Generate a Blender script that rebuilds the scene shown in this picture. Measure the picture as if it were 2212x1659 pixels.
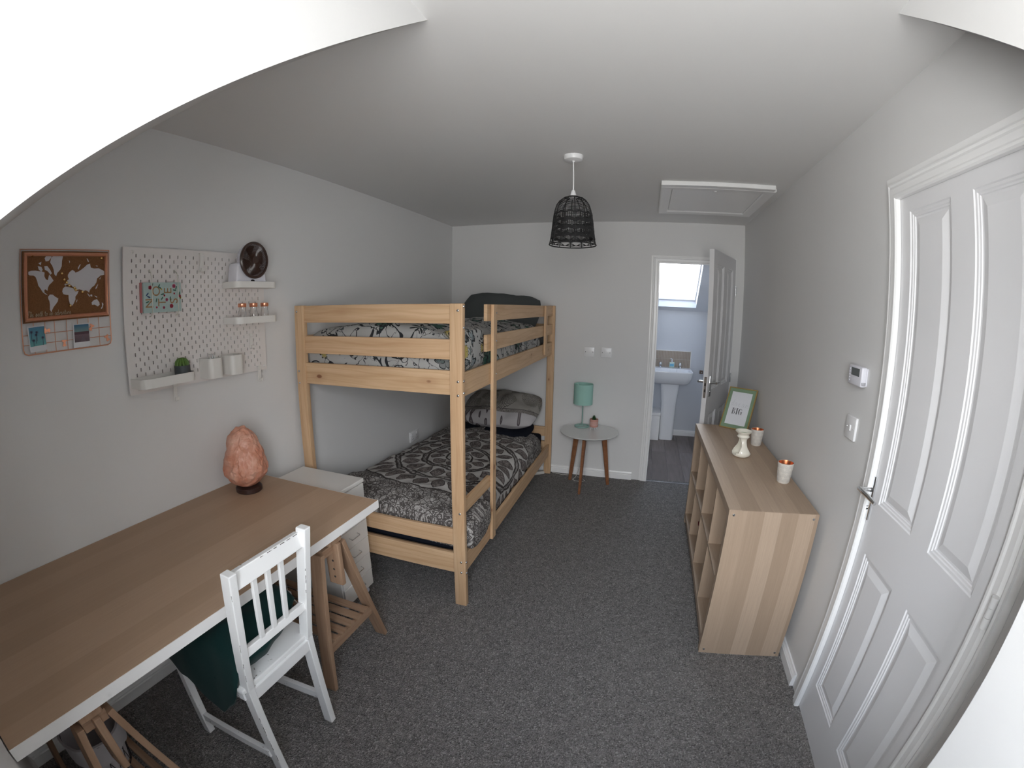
import bpy, bmesh, math, random
from mathutils import Vector, Matrix, noise
from mathutils.geometry import tessellate_polygon
random.seed(7)
S = bpy.context.scene
for o in list(bpy.data.objects): bpy.data.objects.remove(o)
R = math.radians
# ------------------------------------------------------------------ camera
W, H = 2.631, 2.292                      # room width (x), ceiling height (z); back wall is y = 0
YS, PITCH = -2.995, R(37.43)             # line where the ceiling starts to slope down, pitch of the slope
YK, YW = -4.03, -4.25                    # knee wall, dormer window wall
XC1, XC2, YP = 1.2693, 2.4287, -3.461    # dormer cheeks, front of the pier on the right
cd = bpy.data.cameras.new('camera'); cam = bpy.data.objects.new('camera', cd); S.collection.objects.link(cam)
S.camera = cam
yaw, pit, rol = R(-16.6528), R(-9.9416), R(0.8481)
fw = Vector((math.sin(yaw)*math.cos(pit), math.cos(yaw)*math.cos(pit), math.sin(pit)))
rt = Vector((math.cos(yaw), -math.sin(yaw), 0)); up = rt.cross(fw)
rt2 = rt*math.cos(rol)+up*math.sin(rol); up2 = -rt*math.sin(rol)+up*math.cos(rol)
m = Matrix((rt2, up2, -fw)).transposed().to_4x4(); m.translation = (1.7971, -3.9595, 1.5391)
cam.matrix_world = m
cd.type = 'PANO'; cd.sensor_width = 36; cd.sensor_fit = 'HORIZONTAL'; cd.clip_start = 0.01
cy = cd; cy.panorama_type = 'FISHEYE_LENS_POLYNOMIAL'; cy.fisheye_fov = R(200)
mm = 2212/36.0
cy.fisheye_polynomial_k0 = 0
cy.fisheye_polynomial_k1 = -R(0.0593*mm)
cy.fisheye_polynomial_k2 = -R(-1.5263*(mm/1000)**2)
cy.fisheye_polynomial_k3 = -R(-3.1107*(mm/1000)**3)
cy.fisheye_polynomial_k4 = -R(1.3139*(mm/1000)**4)
# ------------------------------------------------------------------ world, light, exposure
wd = bpy.data.worlds.new('sky'); S.world = wd; wd.use_nodes = True
nt = wd.node_tree; nt.nodes.clear()
wo = nt.nodes.new('ShaderNodeOutputWorld'); bg = nt.nodes.new('ShaderNodeBackground')
tc = nt.nodes.new('ShaderNodeTexCoord'); sx = nt.nodes.new('ShaderNodeSeparateXYZ'); cr = nt.nodes.new('ShaderNodeValToRGB')
nt.links.new(tc.outputs['Generated'], sx.inputs[0]); nt.links.new(sx.outputs['Z'], cr.inputs[0])
mr = nt.nodes.new('ShaderNodeMapRange'); mr.inputs[1].default_value = -1; mr.inputs[2].default_value = 1
nt.links.new(sx.outputs['Z'], mr.inputs[0]); nt.links.new(mr.outputs[0], cr.inputs[0])
e = cr.color_ramp.elements
e[0].position = 0.0; e[0].color = (0.40, 0.395, 0.385, 1)
e[1].position = 1.0; e[1].color = (0.07, 0.09, 0.13, 1)
for p, c in ((0.49, (0.50, 0.50, 0.49, 1)), (0.53, (.42, .43, .44, 1)), (0.60, (0.40, 0.42, 0.44, 1)), (0.65, (.92, .93, .94, 1)), (0.73, (0.55, 0.59, 0.64, 1)), (0.82, (0.26, 0.31, 0.38, 1))):
    k = e.new(p); k.color = c
nt.links.new(cr.outputs[0], bg.inputs[0]); bg.inputs[1].default_value = 22.0
nt.links.new(bg.outputs[0], wo.inputs[0])
S.view_settings.view_transform = 'Standard'; S.view_settings.look = 'None'
S.view_settings.exposure = 0.74; S.view_settings.gamma = 1; S.view_settings.use_curve_mapping = False
S.cycles.max_bounces = 14; S.cycles.diffuse_bounces = 10; S.cycles.glossy_bounces = 4; S.cycles.transparent_max_bounces = 12
S.cycles.sample_clamp_indirect = 8
S.cycles.use_denoising = True
def portal(name, loc, direction, sx_, sy_):
    l = bpy.data.lights.new(name, 'AREA'); l.shape = 'RECTANGLE'; l.size = sx_; l.size_y = sy_; l.cycles.is_portal = True
    o = bpy.data.objects.new(name, l); S.collection.objects.link(o); o.location = loc
    o.rotation_euler = Vector(direction).to_track_quat('-Z', 'Y').to_euler(); return o
portal('dormer_daylight', ((XC1+XC2)/2, YW+0.0, 1.50), (0, 1, 0), .94, 1.30)
portal('roof_daylight', (2.15, 1.27, 1.86), (0, -math.sin(PITCH), -math.cos(PITCH)), 0.62, 1.0)
# ------------------------------------------------------------------ helpers
WM = {}
def place(o, parent=None, M=Matrix.Identity(4)):
    S.collection.objects.link(o); WM[o] = M.copy()
    if parent is not None: o.parent = parent; o.matrix_basis = WM[parent].inverted() @ M
    else: o.matrix_basis = M
    return o
def tag(o, label=None, cat=None, group=None, kind=None):
    if label: o['label'] = label
    if cat: o['category'] = cat
    if group: o['group'] = group
    if kind: o['kind'] = kind
    return o
def thing(name, loc, label, cat, group=None, rz=0):
    o = bpy.data.objects.new(name, None); o.empty_display_size = .05
    place(o, None, Matrix.Translation(loc) @ Matrix.Rotation(rz, 4, 'Z')); return tag(o, label, cat, group)
def T(x, y, z): return Matrix.Translation((x, y, z))
def mesh(name, vs, fs, mat, parent=None, M=None, smooth=False, uvs=None, center=True):
    """M None: the vertices are world coordinates."""
    vs = [Vector(v) for v in vs]
    if M is None:
        c = Vector((0, 0, 0))
        if center:
            lo = Vector([min(v[i] for v in vs) for i in range(3)]); hi = Vector([max(v[i] for v in vs) for i in range(3)])
            c = (lo+hi)/2; c.z = lo.z
        vs = [v-c for v in vs]; M = Matrix.Translation(c)
    me = bpy.data.meshes.new(name); me.from_pydata([tuple(v) for v in vs], [], fs)
    mats = mat if isinstance(mat, (list, tuple)) else [mat]
    for q in mats: me.materials.append(q)
    if uvs is not None:
        ul = me.uv_layers.new(name='UV')
        for l in me.loops: ul.data[l.index].uv = uvs[l.vertex_index]
    if smooth is True: me.polygons.foreach_set('use_smooth', [True]*len(me.polygons))
    elif smooth: 
        me.polygons.foreach_set('use_smooth', [True]*len(me.polygons)); me.set_sharp_from_angle(angle=R(smooth))
    me.update()
    return place(bpy.data.objects.new(name, me), parent, M)
def frombm(name, bm, mat, parent=None, M=Matrix.Identity(4), smooth=False):
    me = bpy.data.meshes.new(name); bm.normal_update(); bm.to_mesh(me); bm.free()
    for q in (mat if isinstance(mat, (list, tuple)) else [mat]): me.materials.append(q)
    if smooth:
        me.polygons.foreach_set('use_smooth', [True]*len(me.polygons))
        me.set_sharp_from_angle(angle=R(40 if smooth is True else smooth))
    return place(bpy.data.objects.new(name, me), parent, M)
def bbox(bm, lo, hi, M=None, mi=0):
    vs = [bm.verts.new(((lo, hi)[i & 1][0], (lo, hi)[(i >> 1) & 1][1], (lo, hi)[(i >> 2) & 1][2])) for i in range(8)]
    if M is not None:
        for v in vs: v.co = M @ v.co
    for f in ((0, 2, 3, 1), (4, 5, 7, 6), (0, 1, 5, 4), (2, 6, 7, 3), (0, 4, 6, 2), (1, 3, 7, 5)):
        fc = bm.faces.new([vs[i] for i in f]); fc.material_index = mi
    return vs
def bev(bm, w, seg=2, edges=None):
    bmesh.ops.bevel(bm, geom=list(edges or bm.edges), offset=w, segments=seg, profile=.5, affect='EDGES', clamp_overlap=True)
def box(name, lo, hi, mat, parent=None, bevel=0.0015, seg=1, smooth=False):
    lo, hi = Vector([min(a, b) for a, b in zip(lo, hi)]), Vector([max(a, b) for a, b in zip(lo, hi)])
    c = (lo+hi)/2; c.z = lo.z
    bm = bmesh.new(); bbox(bm, lo-c, hi-c)
    if bevel: bev(bm, bevel, seg)
    return frombm(name, bm, mat, parent, Matrix.Translation(c), smooth)
def board(name, parent, p0, p1, w, t, upv, mat, bevel=0.0025, seg=2):
    """board from p0 to p1 (centre line), local X along it, thickness t along upv, width w across"""
    p0, p1 = Vector(p0), Vector(p1); X = (p1-p0); L = X.length; X.normalize()
    Z = Vector(upv); Z = (Z-X*Z.dot(X)).normalized(); Y = Z.cross(X)
    M = Matrix((X, Y, Z)).transposed().to_4x4(); M.translation = (p0+p1)/2
    bm = bmesh.new(); bbox(bm, Vector((-L/2, -w/2, -t/2)), Vector((L/2, w/2, t/2)))
    if bevel: bev(bm, bevel, seg)
    return frombm(name, bm, mat, parent, M, 20)
def sweep(pts, r, n=8, closed=False, cap=True, flat=None):
    """tube along pts -> verts, faces; r float or list"""
    P = [Vector(p) for p in pts]; N = len(P); vs = []; fs = []
    d0 = (P[1]-P[0]).normalized(); a = Vector((0, 0, 1)) if abs(d0.z) < .9 else Vector((1, 0, 0))
    nx = d0.cross(a).normalized()
    for i in range(N):
        if closed: d = (P[(i+1) % N]-P[i-1])
        else: d = P[min(i+1, N-1)]-P[max(i-1, 0)]
        d.normalize(); nx = (nx-d*nx.dot(d)).normalized(); ny = d.cross(nx)
        rr = r[i] if isinstance(r, (list, tuple)) else r
        for k in range(n):
            t = 2*math.pi*k/n; vs.append(P[i]+(nx*math.cos(t)+ny*math.sin(t))*rr)
    M_ = N if closed else N-1
    for i in range(M_):
        j = (i+1) % N
        for k in range(n): fs.append((i*n+k, i*n+(k+1) % n, j*n+(k+1) % n, j*n+k))
    if cap and not closed:
        fs.append(tuple(range(n))[::-1]); fs.append(tuple((N-1)*n+k for k in range(n)))
    return vs, fs
class Acc:
    def __init__(s): s.v = []; s.f = []
    def add(s, vf):
        b = len(s.v); s.v += [Vector(v) for v in vf[0]]; s.f += [tuple(i+b for i in f) for f in vf[1]]; return s
    def tube(s, pts, r, n=6, closed=False): return s.add(sweep(pts, r, n, closed))
    def box(s, lo, hi):
        v = [Vector(((lo, hi)[i & 1][0], (lo, hi)[(i >> 1) & 1][1], (lo, hi)[(i >> 2) & 1][2])) for i in range(8)]
        return s.add((v, [(0, 2, 3, 1), (4, 5, 7, 6), (0, 1, 5, 4), (2, 6, 7, 3), (0, 4, 6, 2), (1, 3, 7, 5)]))
    def build(s, name, mat, parent=None, smooth=40): return mesh(name, s.v, s.f, mat, parent, None, smooth)
def tube(name, pts, r, mat, parent=None, n=8, closed=False): return Acc().tube(pts, r, n, closed).build(name, mat, parent)
def lathe(prof, c, n=32, axis='z'):
    """prof: list of (r, h). closed at r=0"""
    vs = []; fs = []; c = Vector(c); rows = []
    for r, h in prof:
        row = []
        if r < 1e-6: vs.append(c+Vector((0, 0, h))); row = [len(vs)-1]
        else:
            for k in range(n):
                t = 2*math.pi*k/n; vs.append(c+Vector((r*math.cos(t), r*math.sin(t), h))); row.append(len(vs)-1)
        rows.append(row)
    for a, b in zip(rows, rows[1:]):
        for k in range(n):
            k2 = (k+1) % n
            if len(a) == 1 and len(b) == 1: continue
            if len(a) == 1: fs.append((a[0], b[k2], b[k]))
            elif len(b) == 1: fs.append((a[k], a[k2], b[0]))
            else: fs.append((a[k], a[k2], b[k2], b[k]))
    return vs, fs
def revolve(name, prof, c, mat, parent=None, n=32, M=None, smooth=40):
    vs, fs = lathe(prof, (0, 0, 0), n)
    MM = T(*c) @ (M or Matrix.Identity(4))
    return mesh(name, vs, fs, mat, parent, MM, smooth)
def prism(name, outline, a, b, axis, mat, parent=None, bevel=0, smooth=False):
    """outline 2D points, extruded from a to b along axis; other two axes in order"""
    ax = 'xyz'.index(axis); oth = [i for i in range(3) if i != ax]; n = len(outline); vs = []
    for h in (a, b):
        for p in outline:
            v = [0, 0, 0]; v[ax] = h; v[oth[0]] = p[0]; v[oth[1]] = p[1]; vs.append(v)
    tris = tessellate_polygon([[Vector((p[0], p[1], 0)) for p in outline]])
    fs = [tuple(t) for t in tris]+[tuple(i+n for i in t[::-1]) for t in tris]
    fs += [(i, (i+1) % n, n+(i+1) % n, n+i) for i in range(n)]
    o = mesh(name, vs, fs, mat, parent, None, smooth)
    bm = bmesh.new(); bm.from_mesh(o.data); bmesh.ops.recalc_face_normals(bm, faces=bm.faces)
    if bevel: 
        bmesh.ops.dissolve_limit(bm, angle_limit=.01, verts=bm.verts, edges=bm.edges)
        bev(bm, bevel, 2)
    bm.to_mesh(o.data); bm.free(); return o
def mould(name, prof, path, nrm, mat, parent=None, closed=False):
    """sweep profile (a: sideways from the path, b: out along nrm) along a polyline lying in the plane with normal nrm, mitred"""
    P = [Vector(p) for p in path]; Nn = Vector(nrm).normalized(); vs = []; fs = []; k = len(prof); N = len(P)
    for i in range(N):
        d1 = (P[i]-P[i-1]).normalized() if (i > 0 or closed) else None
        d2 = (P[(i+1) % N]-P[i]).normalized() if (i < N-1 or closed) else None
        d1 = d1 or d2; d2 = d2 or d1
        s1 = d1.cross(Nn); s2 = d2.cross(Nn); s = (s1+s2)
        s = s/(s.dot(s1)) if s.length > 1e-6 else s1
        for a, b in prof: vs.append(P[i]+s*a+Nn*b)
    for i in range(N if closed else N-1):
        j = (i+1) % N
        for q in range(k-1): fs.append((i*k+q, j*k+q, j*k+q+1, i*k+q+1))
    if not closed: fs.append(tuple(range(k))); fs.append(tuple((N-1)*k+q for q in range(k))[::-1])
    return mesh(name, vs, fs, mat, parent)
def textmesh(name, s, size, M, mat, parent=None, ext=.0004, align='CENTER'):
    cu = bpy.data.curves.new(name, 'FONT'); cu.body = s; cu.size = size; cu.extrude = ext; cu.align_x = align; cu.align_y = 'CENTER'; cu.resolution_u = 4
    o = bpy.data.objects.new('tmp', cu); S.collection.objects.link(o)
    bpy.context.view_layer.update(); dg = bpy.context.evaluated_depsgraph_get()
    me = bpy.data.meshes.new_from_object(o.evaluated_get(dg)); bpy.data.objects.remove(o)
    me.materials.clear(); me.materials.append(mat)
    return place(bpy.data.objects.new(name, me), parent, M)
def copytree(o, parent=None, M=None):
    c = o.copy(); S.collection.objects.link(c); WM[c] = M if M else WM[o]
    if parent: c.parent = parent
    for ch in list(o.children):
        g = ch.copy(); S.collection.objects.link(g); g.parent = c
        for h in ch.children:
            k = h.copy(); S.collection.objects.link(k); k.parent = g
    return c
def rrect(x0, y0, x1, y1, r, n=5):
    out = []
    for cx, cy_, a in ((x1-r, y1-r, 0), (x0+r, y1-r, 90), (x0+r, y0+r, 180), (x1-r, y0+r, 270)):
        for k in range(n+1):
            t = R(a+90*k/n); out.append((cx+r*math.cos(t), cy_+r*math.sin(t)))
    return out
# ------------------------------------------------------------------ materials
class NT:
    def __init__(s, name):
        s.m = bpy.data.materials.new(name); s.m.use_nodes = True; s.t = s.m.node_tree; s.b = s.t.nodes['Principled BSDF']; s.o = s.t.nodes['Material Output']
    def n(s, typ, **kw):
        nd = s.t.nodes.new('ShaderNode'+typ)
        for k, v in kw.items():
            if k in ('ins',):
                for a, b in v.items(): s.put(nd, a, b)
            else: setattr(nd, k, v)
        return nd
    def put(s, nd, key, v):
        i = nd.inputs[key]
        if isinstance(v, bpy.types.NodeSocket): s.t.links.new(v, i)
        elif isinstance(v, bpy.types.Node): s.t.links.new(v.outputs[0], i)
        else: i.default_value = v
    def math(s, op, a, b=0.0, c=None, clamp=False):
        nd = s.n('Math', operation=op, use_clamp=clamp); s.put(nd, 0, a); s.put(nd, 1, b)
        if c is not None: s.put(nd, 2, c)
        return nd.outputs[0]
    def mix(s, f, a, b, bt='MIX'):
        nd = s.n('Mix', data_type='RGBA', blend_type=bt); s.put(nd, 0, f)
        for k, v in ((6, a), (7, b)):
            if isinstance(v, tuple) and len(v) == 3: v = v+(1,)
            s.put(nd, k, v)
        return nd.outputs[2]
    def ramp(s, f, *st, interp='LINEAR'):
        nd = s.n('ValToRGB'); nd.color_ramp.interpolation = interp; el = nd.color_ramp.elements
        while len(el) > len(st): el.remove(el[-1])
        while len(el) < len(st): el.new(.5)
        for k, (p, c) in zip(el, st):
            if not isinstance(c, tuple): c = (c, c, c)
            k.position = p; k.color = c+(1,)
        s.put(nd, 0, f); return nd.outputs[0]
    def noise(s, vec, scale, detail=3, rough=.5, dist=0, out='Fac'):
        nd = s.n('TexNoise', ins={'Scale': scale, 'Detail': detail, 'Roughness': rough, 'Distortion': dist})
        if vec is not None: s.put(nd, 'Vector', vec)
        return nd.outputs[out]
    def coord(s, out='Object'): return s.n('TexCoord').outputs[out]
    def mapping(s, vec, loc=(0, 0, 0), rot=(0, 0, 0), sc=(1, 1, 1)):
        nd = s.n('Mapping'); s.put(nd, 0, vec); s.put(nd, 1, loc); s.put(nd, 2, rot); s.put(nd, 3, sc); return nd.outputs[0]
    def sep(s, vec): nd = s.n('SeparateXYZ'); s.put(nd, 0, vec); return nd.outputs
    def vec(s, x, y, z=0.0):
        nd = s.n('CombineXYZ'); s.put(nd, 0, x); s.put(nd, 1, y); s.put(nd, 2, z); return nd.outputs[0]
    def base(s, c, rough=.5, metal=0, spec=None, bump=None, bs=.1, bd=.001):
        if isinstance(c, tuple) and len(c) == 3: c = c+(1,)
        s.put(s.b, 'Base Color', c); s.put(s.b, 'Roughness', rough); s.put(s.b, 'Metallic', metal)
        if spec is not None: s.put(s.b, 'Specular IOR Level', spec)
        if bump is not None:
            nd = s.n('Bump'); s.put(nd, 'Strength', bs); s.put(nd, 'Distance', bd); s.put(nd, 'Height', bump); s.t.links.new(nd.outputs[0], s.b.inputs['Normal'])
        return s.m
def plain(name, c, rough=.5, metal=0, spec=None, nz=0, ns=200):
    m = NT(name)
    if nz:
        f = m.noise(m.coord(), ns, 2)
        return m.base(m.mix(m.math('MULTIPLY', f, nz), c, tuple(x*.6 for x in c)), rough, metal, spec, f, .15, .0005)
    return m.base(c, rough, metal, spec)
def paint(name, c, rough=.75):
    m = NT(name); v = m.coord('Object'); f = m.noise(v, 260, 3, .6); g = m.noise(v, 1.3, 2)
    return m.base(m.mix(m.math('MULTIPLY', g, .10), c, tuple(x*.93 for x in c)), rough, 0, .25, f, .12, .0006)
M_wall = paint('wall_paint', (.71, .709, .706)); M_ceil = paint('ceiling_paint', (.73, .728, .722), .85)
M_bathwall = paint('bathroom_paint', (.62, .64, .68))
M_gloss = plain('white_gloss', (.82, .82, .82), .28); M_trim = plain('white_trim', (.84, .84, .84), .3)
def doormat():
    m = NT('grained_door'); v = m.mapping(m.coord(), sc=(60, 60, 4)); f = m.noise(v, 6, 4, .65)
    return m.base((.75, .75, .765), .42, 0, .4, f, .25, .0006)
M_door = doormat()
def carpet():
    m = NT('grey_carpet'); v = m.coord('Object')
    a = m.noise(v, 150, 2, .6); b = m.noise(v, 55, 3, .7); c = m.noise(v, 4, 2); w = m.n('TexVoronoi', ins={'Vector': v, 'Scale': 190.0}); d = w.outputs['Distance']; rc = w.outputs['Color']
    col = m.ramp(a, (.30, (.10, .094, .089)), (.50, (.215, .203, .195)), (.68, (.36, .345, .33)), (.8, (.50, .48, .455)))
    col = m.mix(.4, col, m.ramp(b, (.35, .10), (.65, (.36, .345, .33))))
    sp = m.sep(rc)
    col = m.mix(m.math('MULTIPLY', m.math('GREATER_THAN', sp[0], .90), .45), col, (.55, .53, .50))
    col = m.mix(m.math('MULTIPLY', m.math('GREATER_THAN', sp[1], .88), .5), col, (.06, .055, .055))
    col = m.mix(m.math('MULTIPLY', c, .2), col, (.15, .14, .135))
    return m.base(col, 1, 0, .05, m.math('ADD', m.math('MULTIPLY', a, .7), m.math('MULTIPLY', d, .8)), 1.0, .006)
M_carpet = carpet()
def pine(name='pine', c1=(.60, .425, .27), c2=(.46, .30, .17), knots=True):
    m = NT(name); oi = m.n('ObjectInfo'); rnd = oi.outputs['Random']; off = m.vec(m.math('MULTIPLY', rnd, 37.0), m.math('MULTIPLY', rnd, 11.0), m.math('MULTIPLY', rnd, 5.0))
    nd = m.n('VectorMath', operation='ADD'); m.put(nd, 0, m.coord()); m.put(nd, 1, off); v = nd.outputs[0]
    kv = m.n('TexVoronoi', ins={'Vector': m.mapping(v, sc=(.55, 1, .0)), 'Scale': 8.0, 'Randomness': 1.0}); kd = kv.outputs['Distance']; kc = m.sep(kv.outputs['Color'])
    # grain bends round the knots
    g = m.noise(m.mapping(v, sc=(1.1, 16, 16)), 2.0, 4, .55, .6)
    lines = m.n('TexWave', wave_type='BANDS', bands_direction='Y', ins={'Vector': m.mapping(v, sc=(.25, 1, 1)), 'Scale': 11.0, 'Distortion': 12.0, 'Detail': 2.0, 'Detail Scale': .5})
    fine = m.noise(m.mapping(v, sc=(6, 160, 160)), 2.0, 2)
    col = m.mix(m.ramp(g, (.35, 0.0), (.75, 1.0)), c1, c2)
    col = m.mix(m.math('MULTIPLY', m.ramp(lines.outputs['Fac'], (.80, 0.0), (.99, 1.0)), .26), col, (c2[0]*.82, c2[1]*.70, c2[2]*.58))
    col = m.mix(m.math('MULTIPLY', fine, .18), col, tuple(x*.7 for x in c2))
    col = m.mix(m.math('MULTIPLY', m.math('SUBTRACT', rnd, .5), .22), col, (.62, .36, .22))
    if knots:
        on = m.math('GREATER_THAN', kc[0], .42)
        kn = m.math('MULTIPLY', m.ramp(kd, (.0, 1.0), (.060, 1.0), (.095, 0.0)), on)
        ring = m.math('MULTIPLY', m.ramp(kd, (.10, .55), (.3, 0.0)), on)
        col = m.mix(m.math('MULTIPLY', ring, .45), col, (.36, .19, .10)); col = m.mix(m.math('MULTIPLY', kn, .9), col, (.20, .075, .035))
    return m.base(col, .55, 0, .35, g, .15, .0008)
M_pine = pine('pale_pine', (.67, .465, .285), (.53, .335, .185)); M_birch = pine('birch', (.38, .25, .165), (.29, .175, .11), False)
M_walnut = pine('brown_wood', (.30, .125, .055), (.19, .075, .03), False)
def laminate(name, cols, bandw, axis, along, seed=0.0, fine=.25):
    """wood-effect foil: long strips of differing tone across `axis`, grain along `along` (axis indexes of object coordinates)"""
    m = NT(name); v = m.coord(); s = m.sep(v); u = m.math('ADD', m.math('DIVIDE', s[axis], bandw), seed); idx = m.math('FLOOR', u)
    wn = m.n('TexWhiteNoise', noise_dimensions='1D', ins={'W': m.math('ADD', idx, seed*3)}); fr = m.math('FRACT', u)
    sc = [90, 90, 90]; sc[along] = 2.5; g = m.noise(m.mapping(v, sc=tuple(sc)), 2.2, 4, .6); sc2 = [14, 14, 14]; sc2[along] = .6; h = m.noise(m.mapping(v, sc=tuple(sc2)), 1.5, 2)
    col = m.ramp(m.math('ADD', m.math('MULTIPLY', wn.outputs[0], .72), m.math('MULTIPLY', h, .28)), (.1, cols[0]), (.5, cols[1]), (.9, cols[2]))
    col = m.mix(m.math('MULTIPLY', m.ramp(g, (.35, 0.0), (.75, 1.0)), fine), col, tuple(x*.62 for x in cols[0]))
    return m.base(col, .5, 0, .35, g, .06, .0005)
M_oak = laminate('oak_desk', ((.40, .275, .185), (.445, .31, .212), (.48, .338, .235)), .085, 0, 1, .35, .16)
oc = ((.36, .265, .19), (.435, .325, .237), (.50, .385, .29))
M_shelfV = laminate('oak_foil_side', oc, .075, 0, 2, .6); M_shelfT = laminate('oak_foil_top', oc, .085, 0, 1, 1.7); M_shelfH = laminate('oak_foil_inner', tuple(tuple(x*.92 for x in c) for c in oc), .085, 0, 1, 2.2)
M_white = plain('white_foil', (.89, .88, .87), .4); M_cabinet = plain('white_cabinet', (.74, .72, .69), .35)
def chairpaint():
    m = NT('chipped_white_paint'); v = m.coord(); n1 = m.noise(v, 55, 3, .7); n2 = m.noise(v, 9, 2)
    ge = m.n('NewGeometry').outputs['Pointiness']
    f = m.math('MULTIPLY', m.math('GREATER_THAN', n1, .66), m.math('GREATER_THAN', n2, .56))
    return m.base(m.mix(f, (.88, .88, .875), (.10, .075, .06)), .45, 0, .4, n2, .1, .001)
M_chair = chairpaint(); M_chip = plain('chipped_bare_patch', (.07, .055, .05), .7)
M_metalwhite = plain('white_metal', (.74, .73, .70), .42); M_steel = plain('steel', (.62, .63, .64), .25, 1); M_chrome = plain('chrome', (.75, .76, .77), .08, 1)
M_copper = plain('copper', (.83, .38, .24), .3, 1); M_coppermatt = plain('copper_paint', (.70, .35, .22), .42, .55); M_gold = plain('gold', (.80, .58, .25), .25, 1)
M_black = plain('black_fibre', (.012, .012, .013), .6); M_dark = plain('dark_slot', (.03, .028, .028), .8)
def glass(name='clear_glass', tint=(1, 1, 1), amt=.10):
    m = NT(name); tr = m.n('BsdfTransparent', ins={'Color': tint+(1,)}); gl = m.n('BsdfGlossy', ins={'Roughness': .02, 'Color': (1, 1, 1, 1)})
    fr = m.n('LayerWeight', ins={'Blend': .25}); mx = m.n('MixShader'); f = m.math('ADD', m.math('MULTIPLY', fr.outputs['Fresnel'], .6), amt*.3, clamp=True)
    m.put(mx, 0, f); m.t.links.new(tr.outputs[0], mx.inputs[1]); m.t.links.new(gl.outputs[0], mx.inputs[2]); m.t.links.new(mx.outputs[0], m.o.inputs[0]); return m.m
M_glass = glass(); M_ceramic = plain('white_ceramic', (.80, .81, .83), .12); M_cream = plain('cream_ceramic', (.80, .77, .68), .15)
def mandala():
    """grey paisley print with a big medallion; uv in metres, medallion centre at (.52,.95)"""
    m = NT('paisley_duvet'); uv = m.coord('UV'); s = m.sep(uv)
    wob = m.noise(uv, 9, 2, out='Color'); wv = m.n('VectorMath', operation='MULTIPLY_ADD'); m.put(wv, 0, wob); m.put(wv, 1, (.05, .05, 0)); m.put(wv, 2, uv); w = wv.outputs[0]
    sw = m.sep(w); x = m.math('SUBTRACT', sw[0], .545); y = m.math('SUBTRACT', sw[1], .975)
    r = m.math('SQRT', m.math('ADD', m.math('MULTIPLY', x, x), m.math('MULTIPLY', y, y))); th = m.math('ARCTAN2', y, x)
    def petals(n, r0, r1, fill=.8, ph=0.0):
        """1 inside almond petals between r0 and r1"""
        u = m.math('DIVIDE', m.math('SUBTRACT', r, r0), r1-r0); ins = m.math('MULTIPLY', m.math('GREATER_THAN', u, 0.0), m.math('LESS_THAN', u, 1.0))
        prof = m.math('MULTIPLY', m.math('POWER', m.math('SINE', m.math('MULTIPLY', u, math.pi)), .8), fill)
        a = m.math('ABSOLUTE', m.math('SUBTRACT', m.math('FRACT', m.math('ADD', m.math('MULTIPLY', th, n/(2*math.pi)), ph)), .5)); a = m.math('MULTIPLY', a, 2.0)
        d = m.math('SUBTRACT', prof, a)          # >0 inside
        return m.math('MULTIPLY', ins, d)
    def edge(d, w0=.16):                          # rim line just inside the petal
        return m.math('MULTIPLY', m.math('GREATER_THAN', d, .02), m.math('LESS_THAN', d, w0))
    light = (.47, .455, .435); darkc = (.060, .052, .050); midc = (.24, .21, .20)
    # background scrollwork
    v1 = m.n('TexVoronoi', feature='DISTANCE_TO_EDGE', ins={'Vector': w, 'Scale': 34.0}); l1 = m.math('LESS_THAN', v1.outputs['Distance'], .06)
    v2 = m.n('TexVoronoi', ins={'Vector': w, 'Scale': 24.0}); d2 = v2.outputs['Distance']; rings = m.math('GREATER_THAN', m.math('SINE', m.math('MULTIPLY', d2, 30.0)), .30)
    n3 = m.noise(w, 42, 2, .6, 1.8); l3 = m.math('LESS_THAN', m.math('ABSOLUTE', m.math('SUBTRACT', n3, .5)), .035)
    big = m.noise(w, 7, 1, .5, .8); big1 = m.math('GREATER_THAN', big, .5)
    pat = m.math('MAXIMUM', m.math('MULTIPLY', rings, big1), m.math('MULTIPLY', m.math('MAXIMUM', l1, l3), 1.0))
    fill = m.mix(m.noise(uv, 14, 2), light, midc)
    col = m.mix(m.math('MULTIPLY', pat, .92), m.mix(.5, light, fill), darkc)
    # medallion
    inmed = m.math('LESS_THAN', r, .64); mid = m.mix(m.math('MULTIPLY', l3, .85), light, midc)
    bands = m.mix(m.math('MULTIPLY', m.math('MAXIMUM', l1, l3), .9), m.mix(.35, light, midc), darkc)
    med = bands
    for n_, r0, r1, ph in ((34, .46, .62, .0), (20, .27, .40, .5), (10, .10, .21, 0.0), (6, .01, .08, .5)):
        ring_in = m.math('MULTIPLY', m.math('GREATER_THAN', r, r0-.005), m.math('LESS_THAN', r, r1+.005))
        med = m.mix(ring_in, med, light)
        p = petals(n_, r0, r1, .86, ph); med = m.mix(m.math('GREATER_THAN', p, .0), med, m.mix(m.math('MULTIPLY', m.math('MAXIMUM', l3, l1), .8), midc, darkc)); med = m.mix(edge(p, .13), med, darkc)
    for rr in (.09, .225, .255, .415, .445, .635):
        med = m.mix(m.math('LESS_THAN', m.math('ABSOLUTE', m.math('SUBTRACT', r, rr)), .006), med, darkc)
    col = m.mix(inmed, col, med)
    return m.base(col, .9, 0, .1, m.noise(uv, 900, 1), .3, .0004)
M_paisley = mandala()
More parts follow.
